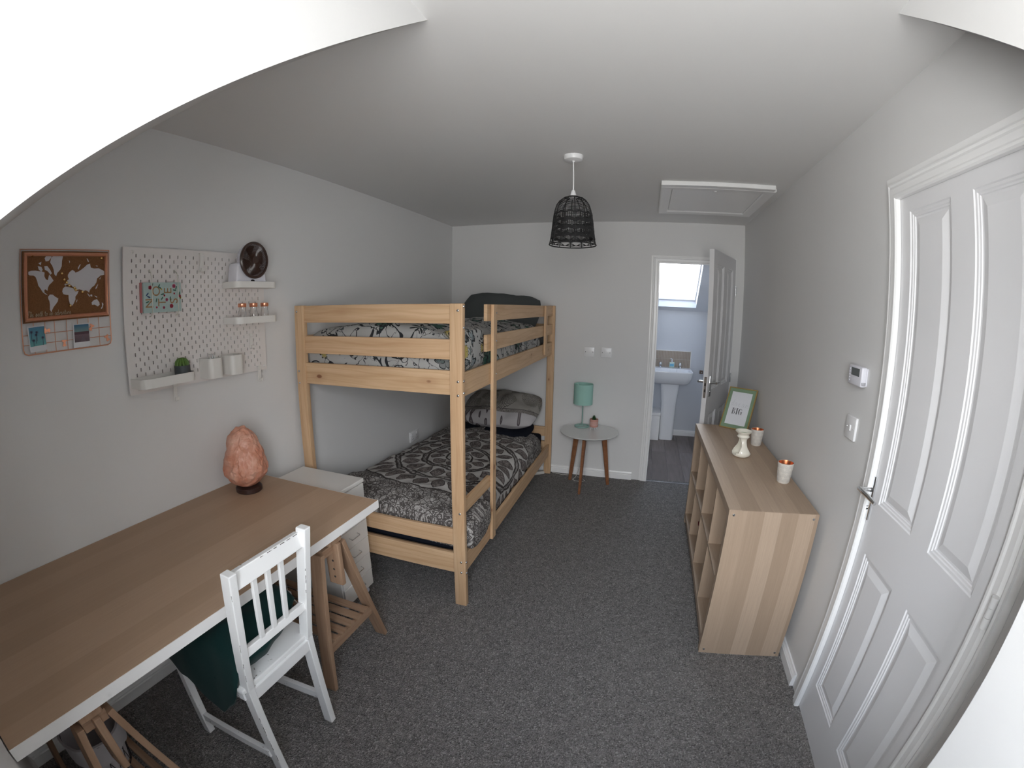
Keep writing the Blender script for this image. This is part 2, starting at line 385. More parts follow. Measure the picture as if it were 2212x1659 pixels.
def pillowprint():
    m = NT('paisley_pillowcase'); oc_ = m.coord('Object'); s = m.sep(oc_); q = m.vec(s[0], m.math('SUBTRACT', s[1], s[2]), 0.0)
    wob = m.noise(q, 11, 2, out='Color'); wv = m.n('VectorMath', operation='MULTIPLY_ADD'); m.put(wv, 0, wob); m.put(wv, 1, (.03, .03, 0)); m.put(wv, 2, q); w = wv.outputs[0]
    v = m.n('TexVoronoi', voronoi_dimensions='2D', ins={'Vector': m.mapping(w, sc=(1, .55, 1)), 'Scale': 14.0, 'Randomness': .75}); d = v.outputs['Distance']; c = m.sep(v.outputs['Color'])
    rad = m.math('ADD', .16, m.math('MULTIPLY', c[1], .22)); leaf = m.math('MULTIPLY', m.math('LESS_THAN', d, rad), m.math('GREATER_THAN', c[0], .18)); core = m.math('LESS_THAN', d, m.math('MULTIPLY', rad, .55))
    light = (.44, .42, .425); dk = (.10, .085, .09)
    front = m.mix(leaf, light, dk); front = m.mix(m.math('MULTIPLY', core, leaf), front, (.20, .18, .18))
    v2 = m.n('TexVoronoi', voronoi_dimensions='2D', ins={'Vector': w, 'Scale': 30.0}); rg = m.math('GREATER_THAN', m.math('SINE', m.math('MULTIPLY', v2.outputs['Distance'], 24.0)), .1)
    v3 = m.n('TexVoronoi', voronoi_dimensions='2D', ins={'Vector': w, 'Scale': 6.0}); rg3 = m.math('MULTIPLY', rg, m.math('LESS_THAN', v3.outputs['Distance'], .45))
    top = m.mix(m.math('MULTIPLY', rg3, .85), (.30, .285, .26), (.085, .075, .07))
    t_ = m.math('SUBTRACT', s[1], m.math('MULTIPLY', s[2], -.9)); isTop = m.math('GREATER_THAN', t_, -.085)
    band = m.math('LESS_THAN', m.math('ABSOLUTE', m.math('ADD', t_, .070)), .020); line = m.math('LESS_THAN', m.math('ABSOLUTE', m.math('ADD', t_, .045)), .0035)
    col = m.mix(isTop, front, top); col = m.mix(m.math('MULTIPLY', band, .8), col, m.mix(rg, (.24, .22, .205), (.12, .105, .10))); col = m.mix(line, col, (.07, .06, .06))
    return m.base(col, .9, 0, .1)
M_pillow = pillowprint()
def botanical():
    m = NT('botanical_duvet'); uv = m.coord('UV'); wob = m.noise(uv, 7, 2, out='Color'); wv = m.n('VectorMath', operation='MULTIPLY_ADD'); m.put(wv, 0, wob); m.put(wv, 1, (.08, .08, 0)); m.put(wv, 2, uv); w = wv.outputs[0]
    bgc = (.42, .415, .40); col = m.mix(m.noise(uv, 5, 2), bgc, (.34, .34, .335))
    # stems and outlines
    n1 = m.noise(w, 8, 2, .5, 1.2); ln = m.math('LESS_THAN', m.math('ABSOLUTE', m.math('SUBTRACT', n1, .5)), .018)
    def leaves(scale, sel0, sel1, colr, size, vein=True, ang=0.0, lobes=5.0):
        nonlocal col
        v = m.n('TexVoronoi', ins={'Vector': m.mapping(w, rot=(0, 0, ang)), 'Scale': scale, 'Randomness': 1.0}); d = v.outputs['Distance']; cc = m.sep(v.outputs['Color'])
        pv = m.n('VectorMath', operation='SUBTRACT'); m.put(pv, 0, m.mapping(w, rot=(0, 0, ang))); m.put(pv, 1, v.outputs['Position']); q = m.sep(pv.outputs[0])
        a = m.math('ADD', m.math('ARCTAN2', q[1], q[0]), m.math('MULTIPLY', cc[1], 6.0))
        rad = m.math('MULTIPLY', m.math('ADD', .55, m.math('MULTIPLY', m.math('ABSOLUTE', m.math('SINE', m.math('MULTIPLY', a, lobes/2))), .45)), size)
        sel = m.math('MULTIPLY', m.math('GREATER_THAN', cc[0], sel0), m.math('LESS_THAN', cc[0], sel1))
        ins = m.math('MULTIPLY', m.math('LESS_THAN', d, rad), sel)
        rim = m.math('MULTIPLY', ins, m.math('GREATER_THAN', d, m.math('MULTIPLY', rad, .84)))
        col = m.mix(m.math('MULTIPLY', ins, .85), col, colr); col = m.mix(rim, col, (.03, .035, .035))
        if vein:
            vv = m.math('MULTIPLY', ins, m.math('LESS_THAN', m.math('ABSOLUTE', m.math('SINE', m.math('MULTIPLY', a, lobes/2))), .16)); col = m.mix(m.math('MULTIPLY', vv, .8), col, (.03, .035, .035))
    leaves(9.0, .10, .45, (.16, .17, .17), .34, True, 2.9, 5.0)
    leaves(5.5, .0, .50, (.020, .095, .065), .46, True, .3, 7.0)
    leaves(7.5, .35, .52, (.22, .27, .28), .36, True, .9, 4.0)
    leaves(9.0, .55, .68, (.42, .33, .07), .30, True, 1.7, 9.0)
    leaves(8.0, .72, .92, (.055, .055, .065), .28, False, 2.3, 6.0)
    leaves(17.0, .40, .85, (.10, .13, .13), .30, False, .7, 3.0)
    col = m.mix(ln, col, (.03, .032, .035))
    n2 = m.noise(w, 19, 2, .5, .6); ln2 = m.math('MULTIPLY', m.math('LESS_THAN', m.math('ABSOLUTE', m.math('SUBTRACT', n2, .52)), .010), m.math('GREATER_THAN', n1, .5)); col = m.mix(ln2, col, (.05, .05, .055))
    return m.base(col, .9, 0, .1, m.noise(uv, 900, 1), .3, .0004)
M_botan = botanical()
def cloth(name, c, rough=.95, sheen=.0):
    m = NT(name); f = m.noise(m.coord(), 400, 2); m.base(m.mix(m.math('MULTIPLY', f, .35), c, tuple(x*.6 for x in c)), rough, 0, .1, f, .3, .0006)
    if sheen: m.put(m.b, 'Sheen Weight', sheen)
    return m.m
M_greycloth = cloth('charcoal_cloth', (.10, .108, .108)); M_navy = cloth('navy_sheet', (.012, .014, .022)); M_sheet = cloth('grey_sheet', (.12, .12, .125)); M_green = cloth('dark_green_velvet', (.008, .035, .033), .8, .1)
M_red = cloth('dark_red_cloth', (.16, .03, .035)); M_bag = plain('plastic_bag', (.46, .44, .46), .35)
def salt():
    m = NT('salt_rock'); v = m.coord(); a = m.noise(v, 9, 4, .6, .6); b = m.noise(v, 30, 3, .6)
    col = m.ramp(a, (.30, (.36, .09, .04)), (.44, (.50, .19, .11)), (.58, (.60, .31, .22)), (.75, (.66, .45, .36)))
    col = m.mix(m.math('MULTIPLY', b, .35), col, (.80, .50, .40)); m.base(col, .42, 0, .5, m.math('ADD', a, m.math('MULTIPLY', b, .5)), 1.0, .010)
    m.put(m.b, 'Subsurface Weight', .08); m.put(m.b, 'Subsurface Radius', (.03, .012, .006)); m.put(m.b, 'Subsurface Scale', 1.0); return m.m
M_salt = salt()
def cork():
    m = NT('cork'); v = m.coord(); a = m.noise(v, 220, 3, .7); b = m.noise(v, 60, 2)
    return m.base(m.mix(b, m.ramp(a, (.35, (.15, .07, .03)), (.6, (.24, .115, .055))), (.19, .09, .042)), .9, 0, .1, a, .3, .001)
M_cork = cork()
def tablamp():
    m = NT('mint_fabric'); f = m.noise(m.mapping(m.coord(), sc=(1, 1, 2)), 300, 2); m.base(m.mix(m.math('MULTIPLY', f, .2), (.36, .60, .53), (.28, .50, .44)), .85, 0, .1, f, .2, .0005); return m.m
M_mint = tablamp(); M_mintmetal = plain('mint_metal', (.26, .42, .38), .35)
M_plast = plain('white_plastic', (.80, .80, .81), .3); M_greyplast = plain('lavender_white_plastic', (.72, .72, .78), .28); M_brownplast = plain('dark_brown_plastic', (.050, .026, .019), .3)
M_leaf = plain('succulent_green', (.10, .20, .035), .5, 0, None, .4, 60); M_leafd = plain('dark_succulent', (.018, .065, .02), .5); M_pink = plain('pink_pot', (.55, .29, .24), .7)
M_pot = plain('slate_pot', (.055, .065, .072), .55, 0, None, .5, 90)
M_paper = plain('white_paper', (.72, .73, .76), .8); M_ink = plain('grey_ink', (.10, .10, .11), .8); M_sage = plain('sage_mount', (.20, .30, .19), .6)
M_copin = plain('hammered_copper', (.62, .22, .10), .35, .9, None, .5, 120); M_cable = plain('white_cable', (.62, .60, .56), .5)
def vinyl():
    m = NT('vinyl_plank'); rnd = m.n('ObjectInfo').outputs['Random']; v = m.coord(); g = m.noise(m.mapping(v, sc=(18, 1.6, 1)), 2.2, 4, .6, .6); h = m.noise(v, 6, 2)
    tone = m.ramp(rnd, (.0, (.11, .085, .075)), (.5, (.175, .14, .128)), (1.0, (.25, .21, .195)))
    col = m.mix(m.math('MULTIPLY', m.ramp(g, (.4, 0.0), (.75, 1.0)), .5), tone, (.05, .037, .032)); col = m.mix(m.math('MULTIPLY', h, .35), col, (.20, .17, .155)); return m.base(col, .45, 0, .35, g, .1, .0006)
M_vinyl = vinyl(); M_tile = plain('beige_tile', (.36, .29, .23), .3, 0, None, .5, 30); M_grout = plain('pale_grout', (.60, .56, .50), .8)
M_cardboard = plain('cardboard_brown', (.13, .075, .035), .8)

# ================================================================== SETTING
def st(o, label=None, cat=None): return tag(o, label, cat, None, 'structure')
zk = H-(YS-YK)*math.tan(PITCH)
st(box('floor', (-.1, YW-.1, -.1), (W+.1, .05, 0), M_carpet, bevel=0), 'dark grey speckled carpet covering the bedroom floor', 'floor')
st(box('wall_left', (-.1, YK-.1, 0), (0, 1.8, H+.1), M_wall, bevel=0), 'off-white painted wall behind the desk and bunk bed', 'wall')
# back wall with the bathroom doorway
ox0, ox1, oz = 1.836, 2.560, 2.004
A = Acc(); A.box((0, 0, 0), (ox0, .10, H)); A.box((ox1, 0, 0), (W, .10, H)); A.box((ox0, 0, oz), (ox1, .10, H))
st(A.build('wall_back', M_wall, None, False), 'off-white end wall with the doorway into the bathroom', 'wall')
# right wall with the cupboard-side door opening
dy0, dy1, dz = -2.4805, -3.2465, 1.9934
A = Acc(); g = .034
A.box((W, dy0+g, 0), (W+.11, 1.8, H)); A.box((W, YW, 0), (W+.11, dy1-g, H)); A.box((W, dy1-g, dz+g), (W+.11, dy0+g, H))
st(A.build('wall_right', M_wall, None, False), 'off-white painted wall on the right with the four-panel door', 'wall')
A = Acc(); A.box((-.1, YS, H), (W+.11, .10, H+.1)); A.box((XC1, YW, H), (XC2, YS, H+.1))
st(A.build('ceiling', M_ceil, None, False), 'flat white ceiling with the loft hatch and pendant lamp', 'ceiling')
t = .12
def slope(name, x0, x1, y1):
    z1 = H-(YS-y1)*math.tan(PITCH); n = Vector((0, -math.sin(PITCH), math.cos(PITCH)))*t
    vs = []
    for x in (x0, x1):
        for p in ((x, YS, H), (x, y1, z1)):
            vs.append(Vector(p)); 
        for p in ((x, y1, z1), (x, YS, H)):
            vs.append(Vector(p)+n)
    return mesh(name, vs, [(0, 1, 2, 3), (7, 6, 5, 4), (0, 4, 5, 1), (1, 5, 6, 2), (2, 6, 7, 3), (3, 7, 4, 0)], M_ceil)
st(slope('ceiling', -.0, XC1-.05, YK-.06), 'sloping part of the ceiling left of the dormer', 'ceiling')
st(slope('ceiling', XC2+.05, W+.1, YP-.06), 'narrow sloping part of the ceiling right of the dormer', 'ceiling')
st(prism('wall_dormer_left', [(YS, H), (YW, H), (YW, 0), (YK, 0), (YK, zk)], XC1-.10, XC1, 'x', M_wall), 'bright white cheek wall of the dormer on the left', 'wall')
zp = H-(YS-YP)*math.tan(PITCH)
st(prism('wall_dormer_right', [(YS, H), (YW, H), (YW, 0), (YP, 0), (YP, zp)], XC2, W, 'x', M_wall), 'white cheek wall and pier of the dormer on the right', 'wall')
st(box('wall_knee', (0, YK-.10, 0), (XC1-.1, YK, zk+.0), M_wall, bevel=0), 'low knee wall at the near end of the desk', 'wall')
# dormer window wall with window
wx0, wx1, wz0, wz1 = XC1+.15, XC2-.15, .93, 2.14
A = Acc(); A.box((XC1, YW-.12, 0), (XC2, YW, wz0)); A.box((XC1, YW-.12, wz1), (XC2, YW, H)); A.box((XC1, YW-.12, wz0), (wx0, YW, wz1)); A.box((wx1, YW-.12, wz0), (XC2, YW, wz1))
st(A.build('wall_window', M_wall, None, False), 'wall below and around the dormer window behind the camera', 'wall')
w1 = st(thing('window_1', ((wx0+wx1)/2, YW-.06, wz0), 'white framed dormer window behind the camera', 'window'))
A = Acc(); f = .05
for a, b in (((wx0, wz0), (wx1, wz0+f)), ((wx0, wz1-f), (wx1, wz1)), ((wx0, wz0+f), (wx0+f, wz1-f)), ((wx1-f, wz0+f), (wx1, wz1-f)), (((wx0+wx1)/2-.03, wz0+f), ((wx0+wx1)/2+.03, wz1-f))):
    A.box((a[0], YW-.10, a[1]), (b[0], YW-.04, b[1]))
A.build('window_frame', M_gloss, w1, False)
box('pane', (wx0+f, YW-.075, wz0+f), (wx1-f, YW-.069, wz1-f), M_glass, w1, bevel=0)
box('window_sill', (wx0-.04, YW-.04, wz0-.025), (wx1+.04, YW+.08, wz0), M_gloss, w1, .003)
# skirtings
SK = [(0, 0), (0, .018), (-.045, .018), (-.050, .014), (-.056, .016), (-.064, .010), (-.070, .008), (-.070, 0)]
def skirt(name, pts, nrm):   # path along the floor line, profile rises: a is negative upwards
    return st(mould(name, SK, pts, nrm, M_trim), 'white moulded skirting board', 'skirting board')
skirt('baseboard_back', [(0, 0, 0), (ox0-.068, 0, 0)], (0, -1, 0))
skirt('baseboard_left', [(0, YK, 0), (0, 0, 0)], (1, 0, 0))
skirt('baseboard_right', [(W, -.0, 0), (W, dy0+.078, 0)], (-1, 0, 0))
skirt('baseboard_right_near', [(W, dy1-.078, 0), (W, YP, 0)], (-1, 0, 0))
skirt('baseboard_knee', [(XC1-.1, YK, 0), (0, YK, 0)], (0, 1, 0))
for nm, lb in (('baseboard_back', 'white skirting board on the end wall behind the side table'), ('baseboard_left', 'white skirting board running behind the desk and bed'), ('baseboard_right', 'white skirting board behind the cube shelf unit'), ('baseboard_right_near', 'short white skirting board between the near door and the pier'), ('baseboard_knee', 'white skirting board on the low knee wall')):
    bpy.data.objects[nm]['label'] = lb
# architraves (profile a = away from the opening, b = out of the wall)
AR = [(0, 0), (0, .012), (.006, .015), (.012, .012), (.016, .014), (.022, .018), (.040, .018), (.046, .021), (.053, .021), (.058, .016), (.058, 0)]
def linings(nm, mat, parts): pass
# bathroom doorway: lining + architrave
d2 = st(thing('door_2', (2.55, 0, 0), 'white panelled bathroom door standing open into the bedroom', 'door'))
A = Acc(); A.box((ox0, -.002, 0), (ox0+.026, .102, oz)); A.box((ox1-.026, -.002, 0), (ox1, .102, oz)); A.box((ox0+.026, -.002, oz-.020), (ox1-.026, .102, oz))
A.box((ox0+.026, .045, 0), (ox0+.036, .075, oz-.02)); A.box((ox1-.036, .045, 0), (ox1-.026, .075, oz-.02)); A.box((ox0+.036, .045, oz-.032), (ox1-.036, .075, oz-.02))
A.build('door_frame', M_trim, d2, False)
st(mould('trim_1', AR, [(ox0+.012, 0, 0), (ox0+.012, 0, oz-.008), (ox1-.012, 0, oz-.008), (ox1-.012, 0, 0)], (0, -1, 0), M_trim), 'white stepped architrave round the bathroom doorway', 'door frame')
# swap side check is done by sign: path goes up, across, down, so sideways = outwards
A = Acc(); A.box((ox0+.0255, .012, .985), (ox0+.0275, .032, 1.055)); A.build('strike_plate', M_steel, d2, False)
def door_leaf(name, w, h, th, M, pan, parent=None, mat=M_door):
    """local: x across from latch (0) to hinge (w), y: 0 is the bedroom face (facing -y), th the other, z up"""
    pa, pb, pc, pd, zt, zm1, zm2, zb = pan; rects = [(pa, zb, pb, zm2), (pc, zb, pd, zm2), (pa, zm1, pb, zt), (pc, zm1, pd, zt)]
    xs = [0, pa, pb, pc, pd, w]; zs = [0, zb, zm2, zm1, zt, h]; vs = []; fs = []
    def quad(a, b, c, d): b0 = len(vs); vs.extend([a, b, c, d]); fs.append((b0, b0+1, b0+2, b0+3))
    for yy, flip in ((0, False), (th, True)):
        for i in range(5):
            for j in range(5):
                if i in (1, 3) and j in (1, 3): continue
                q = [(xs[i], yy, zs[j]), (xs[i+1], yy, zs[j]), (xs[i+1], yy, zs[j+1]), (xs[i], yy, zs[j+1])]
                quad(*(q[::-1] if flip else q))
    quad((0, 0, 0), (0, 0, h), (0, th, h), (0, th, 0)); quad((w, 0, 0), (w, th, 0), (w, th, h), (w, 0, h)); quad((0, 0, h), (w, 0, h), (w, th, h), (0, th, h)); quad((0, 0, 0), (0, th, 0), (w, th, 0), (w, 0, 0))
    leaf = mesh(name, vs, fs, mat, parent, M)
    prof = [(0, 0), (.003, -.004), (.010, -.0045), (.013, -.0075), (.018, -.008), (.020, -.0115), (.026, -.0115), (.050, -.0035), (.052, -.003)]
    for (x0, z0, x1, z1) in rects:
        vs = []; fs = []
        for side in (0, 1):
            b0 = len(vs)
            for a, d in prof:
                y = -d if side == 0 else th+d
                vs += [(x0+a, y, z0+a), (x1-a, y, z0+a), (x1-a, y, z1-a), (x0+a, y, z1-a)]
            for k in range(len(prof)-1):
                for e_ in range(4):
                    q = (b0+k*4+e_, b0+k*4+(e_+1) % 4, b0+(k+1)*4+(e_+1) % 4, b0+(k+1)*4+e_); fs.append(q if side == 0 else q[::-1])
            k = b0+(len(prof)-1)*4; q = (k, k+1, k+2, k+3); fs.append(q if side == 0 else q[::-1])
        mesh('door_panel', vs, fs, mat, leaf if parent is None else leaf, M)
    return leaf
def lever(parent, M, side=1, flat=False):
    """back plate and lever handle; local x towards hinge, y out of the face is -y, z up, origin spindle"""
    bm = bmesh.new(); bbox(bm, Vector((-.021, -.008, -.095)), Vector((.021, 0, .060))); bev(bm, .002, 2); pl = frombm('handle_plate', bm, M_chrome, parent, M, 40)
    A = Acc(); A.tube([(0, -.006, .01), (0, -.022, .01), (0, -.050, .01)], [.010, .008, .008], 12); A.tube([(-.004, -.050, .01), (.030, -.054, .012), (.075, -.052, .010), (.115, -.047, .004)], [.009, .0085, .008, .0065], 12)
    A.v = [M @ v for v in A.v]; A.build('door_handle', M_chrome, parent)
    A = Acc(); A.tube([(0, -.006, -.055), (0, -.013, -.055)], .009, 12); A.v = [M @ v for v in A.v]; A.build('thumb_turn', M_chrome, parent)
# ---- door_2 leaf (open)
hx, hy = 2.556, -.008; ang = math.atan2(-.62, -.2765)
X = Vector((math.cos(ang), math.sin(ang), 0))            # hinge -> latch
L2 = .681; lat = Vector((hx, hy, 0))+X*L2
Xl = -X; Zl = Vector((0, 0, 1)); Yl = Zl.cross(Xl)          # local axes; bedroom face must face -Yl
Md = Matrix((Xl, Yl, Zl)).transposed().to_4x4(); Md.translation = lat+Vector((0, 0, .008))
leaf2 = door_leaf('door_leaf', L2, 1.986, .035, Md, (.098, .290, .392, .584, 1.888, .965, .784, .175), d2)
A = Acc(); A.box((-.0012, .008, .912), (.0006, .027, 1.068)); A.v = [Md @ v for v in A.v]; A.build('lock_plate', M_steel, d2, False)
A = Acc(); A.box((-.0018, .012, .955), (-.001, .023, .975)); A.box((-.0018, .012, 1.0), (-.001, .023, 1.02)); A.v = [Md @ v for v in A.v]; A.build('lock_bolt', M_dark, d2, False)
lever(d2, Md @ T(.052, 0, 1.012))
lever(d2, Md @ T(.052, .035, 1.012) @ Matrix.Scale(-1, 4, (0, 1, 0)))
for z_ in (1.73, 1.0, .25):
    tube('hinge', [(hx+.004, hy-.006, z_-.04), (hx+.004, hy-.006, z_+.04)], .006, M_steel, d2, 10)
# ---- door_1 (right wall, closed)
d1 = st(thing('door_1', (W, (dy0+dy1)/2, 0), 'closed white panelled door with chrome lever on the right wall', 'door'))
A = Acc()
for a, b, c, d in ((dy0+.002, dy0+g, 0, dz+g), (dy1-g, dy1-.002, 0, dz+g)): A.box((W-.002, a, c), (W+.112, b, d))
A.box((W-.002, dy1-.002, dz+.003), (W+.112, dy0+.002, dz+g)); A.box((W+.045, dy1, dz-.01), (W+.075, dy0, dz+.003)); A.box((W+.045, dy0-.01, 0), (W+.075, dy0+.002, dz)); A.box((W+.045, dy1-.002, 0), (W+.075, dy1+.01, dz))
A.build('door_frame', M_trim, d1, False)
# local x from latch (y=dy0) towards the hinge (y decreasing)
Md1 = Matrix((Vector((0, -1, 0)), Vector((1, 0, 0)), Vector((0, 0, 1)))).transposed().to_4x4(); Md1.translation = (W+.001, dy0-.002, .006)
leaf1 = door_leaf('door_leaf', dy0-dy1-.005, dz-.012, .042, Md1, (.103, .329, .432, .659, 1.892, .965, .784, .177), d1)
lever(d1, Md1 @ T(.042, 0, .985))
for z_ in (1.0, 1.75, .22):
    h_ = Acc(); h_.tube([(W-.024, dy1+.004, z_-.038), (W-.024, dy1+.004, z_-.012)], .0095, 12); h_.tube([(W-.024, dy1+.004, z_-.011), (W-.024, dy1+.004, z_+.012)], .0088, 12); h_.tube([(W-.024, dy1+.004, z_+.013), (W-.024, dy1+.004, z_+.038)], .0095, 12); h_.build('hinge', M_gloss, d1)
st(mould('trim_2', AR, [(W, dy0+.010, 0), (W, dy0+.010, dz+.010), (W, dy1-.010, dz+.010), (W, dy1-.010, 0)], (-1, 0, 0), M_trim), 'white stepped architrave round the door on the right wall', 'door frame')
# ---- bathroom
BY, bz0 = 1.66, 1.54; ys2 = BY-(H-bz0)/math.tan(PITCH)
fl = st(box('floor', (.9, .05, -.1), (W+.1, BY+.1, -.006), M_grout, bevel=0), 'grey brown wood-effect plank floor of the bathroom', 'floor')
yy0 = .05; pw = .152; x = 1.05; k = 0
while x < W:
    y = yy0-random.random()*.9; first = True
    while y < BY:
        a, b = max(y, yy0), min(y+.92, BY)
        if b-a > .05: box('plank', (x+.0008, a+.0008, -.006), (min(x+pw, W)-.0008, b-.0008, 0.0), M_vinyl, fl, .0008)
        y += .92
    x += pw
tag(box('threshold_strip', (ox0+.026, -.012, .0), (ox1-.026, .006, .004), M_steel, None, .0015), 'thin metal threshold strip between carpet and bathroom floor', 'threshold strip')
st(box('wall_bathroom_left', (.95, .10, 0), (1.05, BY, H), M_bathwall, bevel=0), 'bathroom side wall hidden left of the doorway', 'wall')
st(box('wall_bathroom_back', (.95, BY, 0), (W+.1, BY+.1, bz0+.1), M_bathwall, bevel=0), 'pale blue-white bathroom wall behind the basin', 'wall')
st(box('ceiling_bathroom', (.95, .10, H), (W+.11, ys2+.0, H+.1), M_ceil, bevel=0), 'flat ceiling part of the bathroom', 'ceiling')
skirt('baseboard_bathroom', [(1.05, BY, 0), (W, BY, 0)], (0, -1, 0)); bpy.data.objects['baseboard_bathroom']['label'] = 'white skirting board behind the basin pedestal'
# sloping bathroom ceiling with roof window opening
dS = Vector((0, -math.cos(PITCH), math.sin(PITCH))); nS = Vector((0, math.sin(PITCH), math.cos(PITCH))); o0 = Vector((0, BY, bz0)); Ls = (H-bz0)/math.sin(PITCH)
rx0, rx1, s0, s1 = 1.885, 2.400, .075, 1.05
def SP(x, s, n): return Vector((x, 0, 0))+o0+dS*s+nS*n
A = Acc()
for a, b, c, d in ((.95, W+.1, -.2, s0), (.95, W+.1, s1, Ls+.1), (.95, rx0, s0, s1), (rx1, W+.1, s0, s1)):
    v = [SP(x, s, n) for n in (0, .16) for s in (c, d) for x in (a, b)]
    A.add((v, [(0, 2, 3, 1), (4, 5, 7, 6), (0, 1, 5, 4), (2, 6, 7, 3), (0, 4, 6, 2), (1, 3, 7, 5)]))
st(A.build('ceiling_slope_bathroom', M_bathwall, None, False), 'sloping bathroom ceiling around the roof window', 'ceiling')
w2 = st(thing('window_2', tuple(SP((rx0+rx1)/2, s0, .1)), 'bright roof window in the sloping bathroom ceiling', 'window'))
A = Acc(); f = .022
for a, b, c, d in ((rx0, rx1, s0, s0+f), (rx0, rx1, s1-f, s1), (rx0, rx0+f*.6, s0+f, s1-f), (rx1-f*.6, rx1, s0+f, s1-f)):
    v = [SP(x, s, n) for n in (.10, .16) for s in (c, d) for x in (a, b)]
    A.add((v, [(0, 2, 3, 1), (4, 5, 7, 6), (0, 1, 5, 4), (2, 6, 7, 3), (0, 4, 6, 2), (1, 3, 7, 5)]))
A.build('window_frame', plain('white_frame', (.7, .7, .72), .4), w2, False)
v = [SP(x, s, n) for n in (.125, .131) for s in (s0+f, s1-f) for x in (rx0+f*.6, rx1-f*.6)]
mesh('pane', v, [(0, 2, 3, 1), (4, 5, 7, 6), (0, 1, 5, 4), (2, 6, 7, 3), (0, 4, 6, 2), (1, 3, 7, 5)], M_glass, w2)
tube('blind_cord', [SP(2.372, .86, .09), SP(2.362, .80, .02), SP(2.345, .70, -.012), SP(2.325, .62, -.02)], .0022, M_walnut, w2, 6)

# ================================================================== BUNK BED
bx0, bx1, by0, by1, bh = .0375, 1.0184, -2.133, -.043, 1.548
bed = thing('bunk_bed', (bx0, (by0+by1)/2, 0), 'pale knotty pine bunk bed with guard rails in the left corner', 'bed')
PWX, PTY = .063, .033
for px in (bx0, bx1-PWX):
    for ya, yb in ((by0, by0+PTY), (by1-PTY, by1)):
        board('bed_post', bed, (px+PWX/2, (ya+yb)/2, 0), (px+PWX/2, (ya+yb)/2, bh), PWX, PTY, (0, 1, 0), M_pine, .004, 3)
xa, xb = bx0+PWX-.004, bx1-PWX+.004
for zt_, zb_ in ((1.546, 1.457), (1.387, 1.295), (1.245, 1.132), (.452, .362), (.315, .199)):
    for yc in (by0+.020, by1-.020):
        board('end_rail', bed, (xa, yc, (zt_+zb_)/2), (xb, yc, (zt_+zb_)/2), zt_-zb_, .020, (0, 1, 0), M_pine)
yA, yB = by0+PTY-.002, by1-PTY+.002; xr = 1.0184-.019-.010
def side(name, za, zb_, y0_=yA, y1_=yB, x=xr, t_=.019): return board(name, bed, (x, y0_, (za+zb_)/2), (x, y1_, (za+zb_)/2), za-zb_, t_, (1, 0, 0), M_pine)
side('side_rail', 1.230, 1.118); side('side_rail', .290, .182)
side('guard_rail', 1.546, 1.458, -1.760); side('guard_rail', 1.386, 1.298, -1.760)
xl = bx0+.019+.002
side('side_rail', 1.230, 1.118, x=xl); side('side_rail', .290, .182, x=xl); side('guard_rail', 1.386, 1.298, x=xl)
board('ladder_post', bed, (1.0094, -1.678, .185), (1.0094, -1.678, bh-.002), .056, .018, (1, 0, 0), M_pine, .003)
board('guard_post', bed, (1.0094, -.398, 1.148), (1.0094, -.398, bh-.002), .062, .018, (1, 0, 0), M_pine, .003)
board('ladder_rung', bed, (xr, yA, .560), (xr, -1.70, .556), .072, .019, (1, 0, 0), M_pine)
for zz_ in (1.198, 1.134, 1.516, .549, .274, .212):
    for xx in (.997, bx0+.018):
        mm_ = Matrix.Rotation(R(90), 4, 'X'); revolve('bolt', [(0, .004), (.0035, .0038), (.006, .002), (.0065, 0)], (xx, by0-.0002, zz_), M_steel, bed, 12, mm_)
for yy in (by0+.016,):
    for zz_ in (1.535, 1.44, 1.20, 1.145, .27, .205):
        revolve('bolt', [(0, .004), (.0035, .0038), (.006, .002), (.0065, 0)], (bx1+.0002, yy, zz_), M_steel, bed, 12, Matrix.Rotation(R(90), 4, 'Y'))
for zz_ in (1.50, 1.35, 1.17, .23):
    revolve('bolt', [(0, .003), (.003, .0028), (.005, 0)], (bx1+.0002, -1.665, zz_), M_steel, bed, 10, Matrix.Rotation(R(90), 4, 'Y'))
for i in range(9):
    yc = by0+.14+i*.225
    for zc in (.262, 1.195): board('slat', bed, (bx0+.045, yc, zc), (bx1-.045, yc, zc), .065, .012, (0, 0, 1), M_pine, 0)
for zc in (.245, 1.178):
    for xx in (bx0+.046, bx1-.052): board('slat_support', bed, (xx, yA, zc), (xx, yB, zc), .02, .022, (0, 0, 1), M_pine, 0)
def softbox(name, lo, hi, mat, label=None, cat=None, r=.03, amp=.004, sub=2):
    bm = bmesh.new(); c = (Vector(lo)+Vector(hi))/2; c.z = lo[2]; bbox(bm, Vector(lo)-c, Vector(hi)-c); bev(bm, r, 4)
    o = frombm(name, bm, mat, None, Matrix.Translation(c), 60); return tag(o, label, cat)
softbox('mattress', (bx0+.045, by0+.085, .270), (bx1-.085, by1-.045, .395), M_navy, 'lower bunk mattress in a dark navy fitted sheet', 'mattress')
softbox('mattress', (bx0+.045, by0+.085, 1.203), (bx1-.085, by1-.045, 1.325), M_sheet, 'upper bunk mattress in a grey fitted sheet', 'mattress')
def fold(s, hang, r, L):
    """arc length s along a cloth whose first `hang` metres hang down, then lies flat: returns (distance in, drop)"""
    if s < hang: return -.0, -(r+hang-s)
    q = (s-hang)/(r*1.5708)
    if q < 1: a_ = (1-q)*math.pi/2; return r-r*math.sin(a_), -(r-r*math.cos(a_))
    return r+(s-hang-r*1.5708), 0
